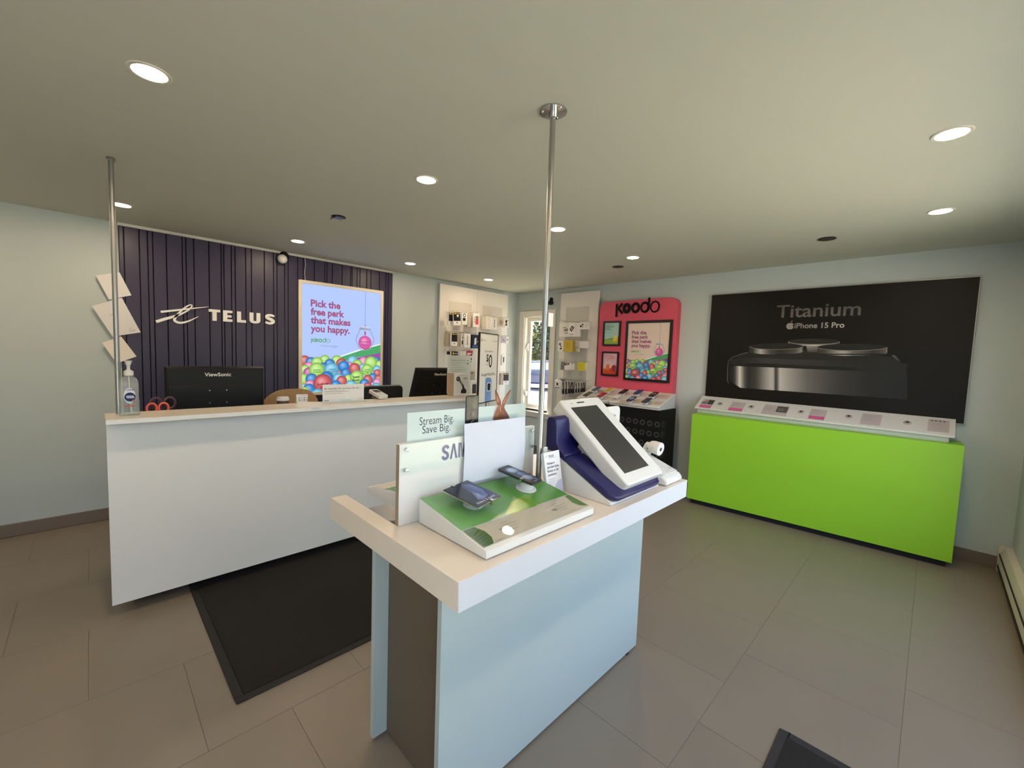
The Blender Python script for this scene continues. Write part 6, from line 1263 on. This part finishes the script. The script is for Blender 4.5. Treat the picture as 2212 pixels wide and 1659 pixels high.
# tablet
DL = -3.427; ya, za = -3.680, 1.327; yb3, zb3 = -4.052, 1.020
dvec = Vector((0, ya - yb3, za - zb3)); LD = dvec.length; F4 = Frame((DL, yb3, zb3), (1, 0, 0), dvec.normalized()); WD = .320
m = MB(); o_ = rrect(WD, LD, .022, 6, WD / 2, LD / 2); m.prism([F4.p(x, y, -.066) for x, y in o_], F4.n * .066); m.build('tablet', WHITE_P, ks, bevel=.008, segs=3)
sc = [F4.uv(PN(x, y, F4.o, F4.n)) for x, y in ((1231, 880.5), (1287, 876), (1403, 1005), (1351, 1022.6))]
su0, su1, sv0, sv1 = (sc[0][0] + sc[3][0]) / 2, (sc[1][0] + sc[2][0]) / 2, (sc[2][1] + sc[3][1]) / 2, (sc[0][1] + sc[1][1]) / 2
MB().prism([F4.p(su0, sv0, .0002), F4.p(su1, sv0, .0002), F4.p(su1, sv1, .0002), F4.p(su0, sv1, .0002)], F4.n * .001).build('screen', mat('off screen', (48, 49, 48), .35, spec=.4, noise=.02), ks)
q0, q1 = F4.uv(PN(1246, 870, F4.o, F4.n)), F4.uv(PN(1262, 869, F4.o, F4.n))
MB().prism([F4.p(q0[0], q0[1] - .003, .0002), F4.p(q1[0], q0[1] - .003, .0002), F4.p(q1[0], q0[1] + .003, .0002), F4.p(q0[0], q0[1] + .003, .0002)], F4.n * .0008).build('speaker_slot', BLACK, ks)
q0 = F4.uv(PN(1234.5, 871.5, F4.o, F4.n)); MB().lathe(F4.p(q0[0], q0[1], .0002), [(.0025, 0), (.0025, .0008), (.0005, .0008)], 10, F4.n).build('lens', BLACK, ks)
xs_ = DL + .03; sq = [P(1238, 983, 'x', xs_), P(1252, 955, 'x', xs_), P(1300, 1000, 'x', xs_), P(1330, 1048, 'x', xs_), P(1306, 1036, 'x', xs_)]
MB().prism(sq, (.2, 0, 0)).build('support', mat('grey plastic light', (182, 180, 174), .45, noise=.02), ks, bevel=.003)
# ------------------------------------------------------------------ home security stand at the right end
hs = thing('security_display', 'white home security display stand behind the tablet, right end of the island', 'display stand', (-3.02, -3.87, ZI))
HX0, HX1 = -3.098, -2.935
m = MB(); pf = [(-4.062, ZI + .002), (-4.066, .972), (-4.05, .988), (-3.72, 1.105), (-3.70, 1.1), (-3.70, ZI + .002)]
m.prism([(HX0, y, z_) for y, z_ in pf], (HX1 - HX0, 0, 0)); m.build('base', WHITE_P, hs, bevel=.010, segs=3)
v5 = Vector((0, .33, .117)).normalized(); F5 = Frame((HX0, -4.045, .9905), (1, 0, 0), v5)
MB().prism([F5.p(.004, .006, .0012), F5.p(HX1 - HX0 - .010, .006, .0012), F5.p(HX1 - HX0 - .010, .335, .0012), F5.p(.004, .335, .0012)], F5.n * .003).build('top_plate', WHITE_P, hs, bevel=.0008, segs=1)
pr = Print(F5, base=.0046); pr.line([(.08 + .03 * math.cos(a), .07 + .03 * math.sin(a)) for a in [k * math.pi / 10 - 1.2 for k in range(15)]], .003, (190, 180, 186)); pr.line([(.06, .02), (.10, .028)], .004, (200, 192, 196)); pr.line([(.05, .05), (.085, .055)], .004, (200, 190, 196)); pr.text('TELUS', .115, .03, .012, (170, 166, 176), bold=.02); pr.build('print', PRINT, hs)
pb2 = [(x, y) for x, y in rrect(.14, .30, .028, 5)]; xb5 = HX1 - .02 - .10; 
yb5 = -3.712; zt5 = P(1325, 878, 'y', yb5).z; xr5 = P(1339, 900, 'y', yb5).x
MB().prism([(xr5 - .07 + x, yb5, zt5 - .15 + y) for x, y in pb2], (0, .012, 0)).build('back_panel', WHITE_P, hs, bevel=.002)
fr = wallA((xr5 - .20, yb5, zt5 - .30)); pr = Print(fr, base=.0006); q = P(1330, 900, 'y', yb5); pr.text('Security', q.x - xr5 + .20, q.z - zt5 + .30 - .004, .036, (70, 78, 124), align='r'); pr.build('print', PRINT, hs)
cm = thing('bullet_camera', 'white bullet security camera on the stand at the island right end', 'camera', (-2.985, -3.88, 1.03))
ax5 = Vector((-.06, -.985, -.14)).normalized(); dref = 2.06
ctr = P(1427.5, 971, 'x', -2.962); 
MB().lathe(ctr, [(.0305, 0), (.033, -.002), (.033, -.006), (.0315, -.038), (.027, -.054), (.019, -.062), (.014, -.068), (.013, -.080), (.001, -.081)], 28, ax5).build('housing', WHITE_P, cm)
MB().lathe(ctr, [(.0303, -.0015), (.029, -.003), (.001, -.0035)], 28, ax5).build('face', BLACK, cm); MB().lathe(ctr, [(.011, -.0032), (.010, .0), (.008, .001), (.001, .0005)], 18, ax5).build('lens', mat('lens glass', (36, 36, 38), .08, noise=.02), cm)
bkp = ctr - ax5 * .076; base_z = F5.p(.12, (bkp.y + .005 + 4.045) / v5.y, 0).z + .0085
MB().tube([bkp, bkp + Vector((0, .012, -.02)), Vector((bkp.x, bkp.y + .005, base_z + .008))], [.012, .010, .014], 12).lathe((bkp.x, bkp.y + .005, base_z), [(.026, .0012), (.026, .008), (.014, .013), (.001, .013)], 20, F5.n).build('foot', WHITE_P, cm)
MB().lathe(ctr - ax5 * .03 + Vector((-.0312, .0018, .002)), [(.008, -.001), (.008, .0006), (.006, .0012), (.001, .0012)], 14, Vector((-.99, .06, .06))).build('button', mat('button grey', (200, 198, 194), .4, noise=.01), cm)
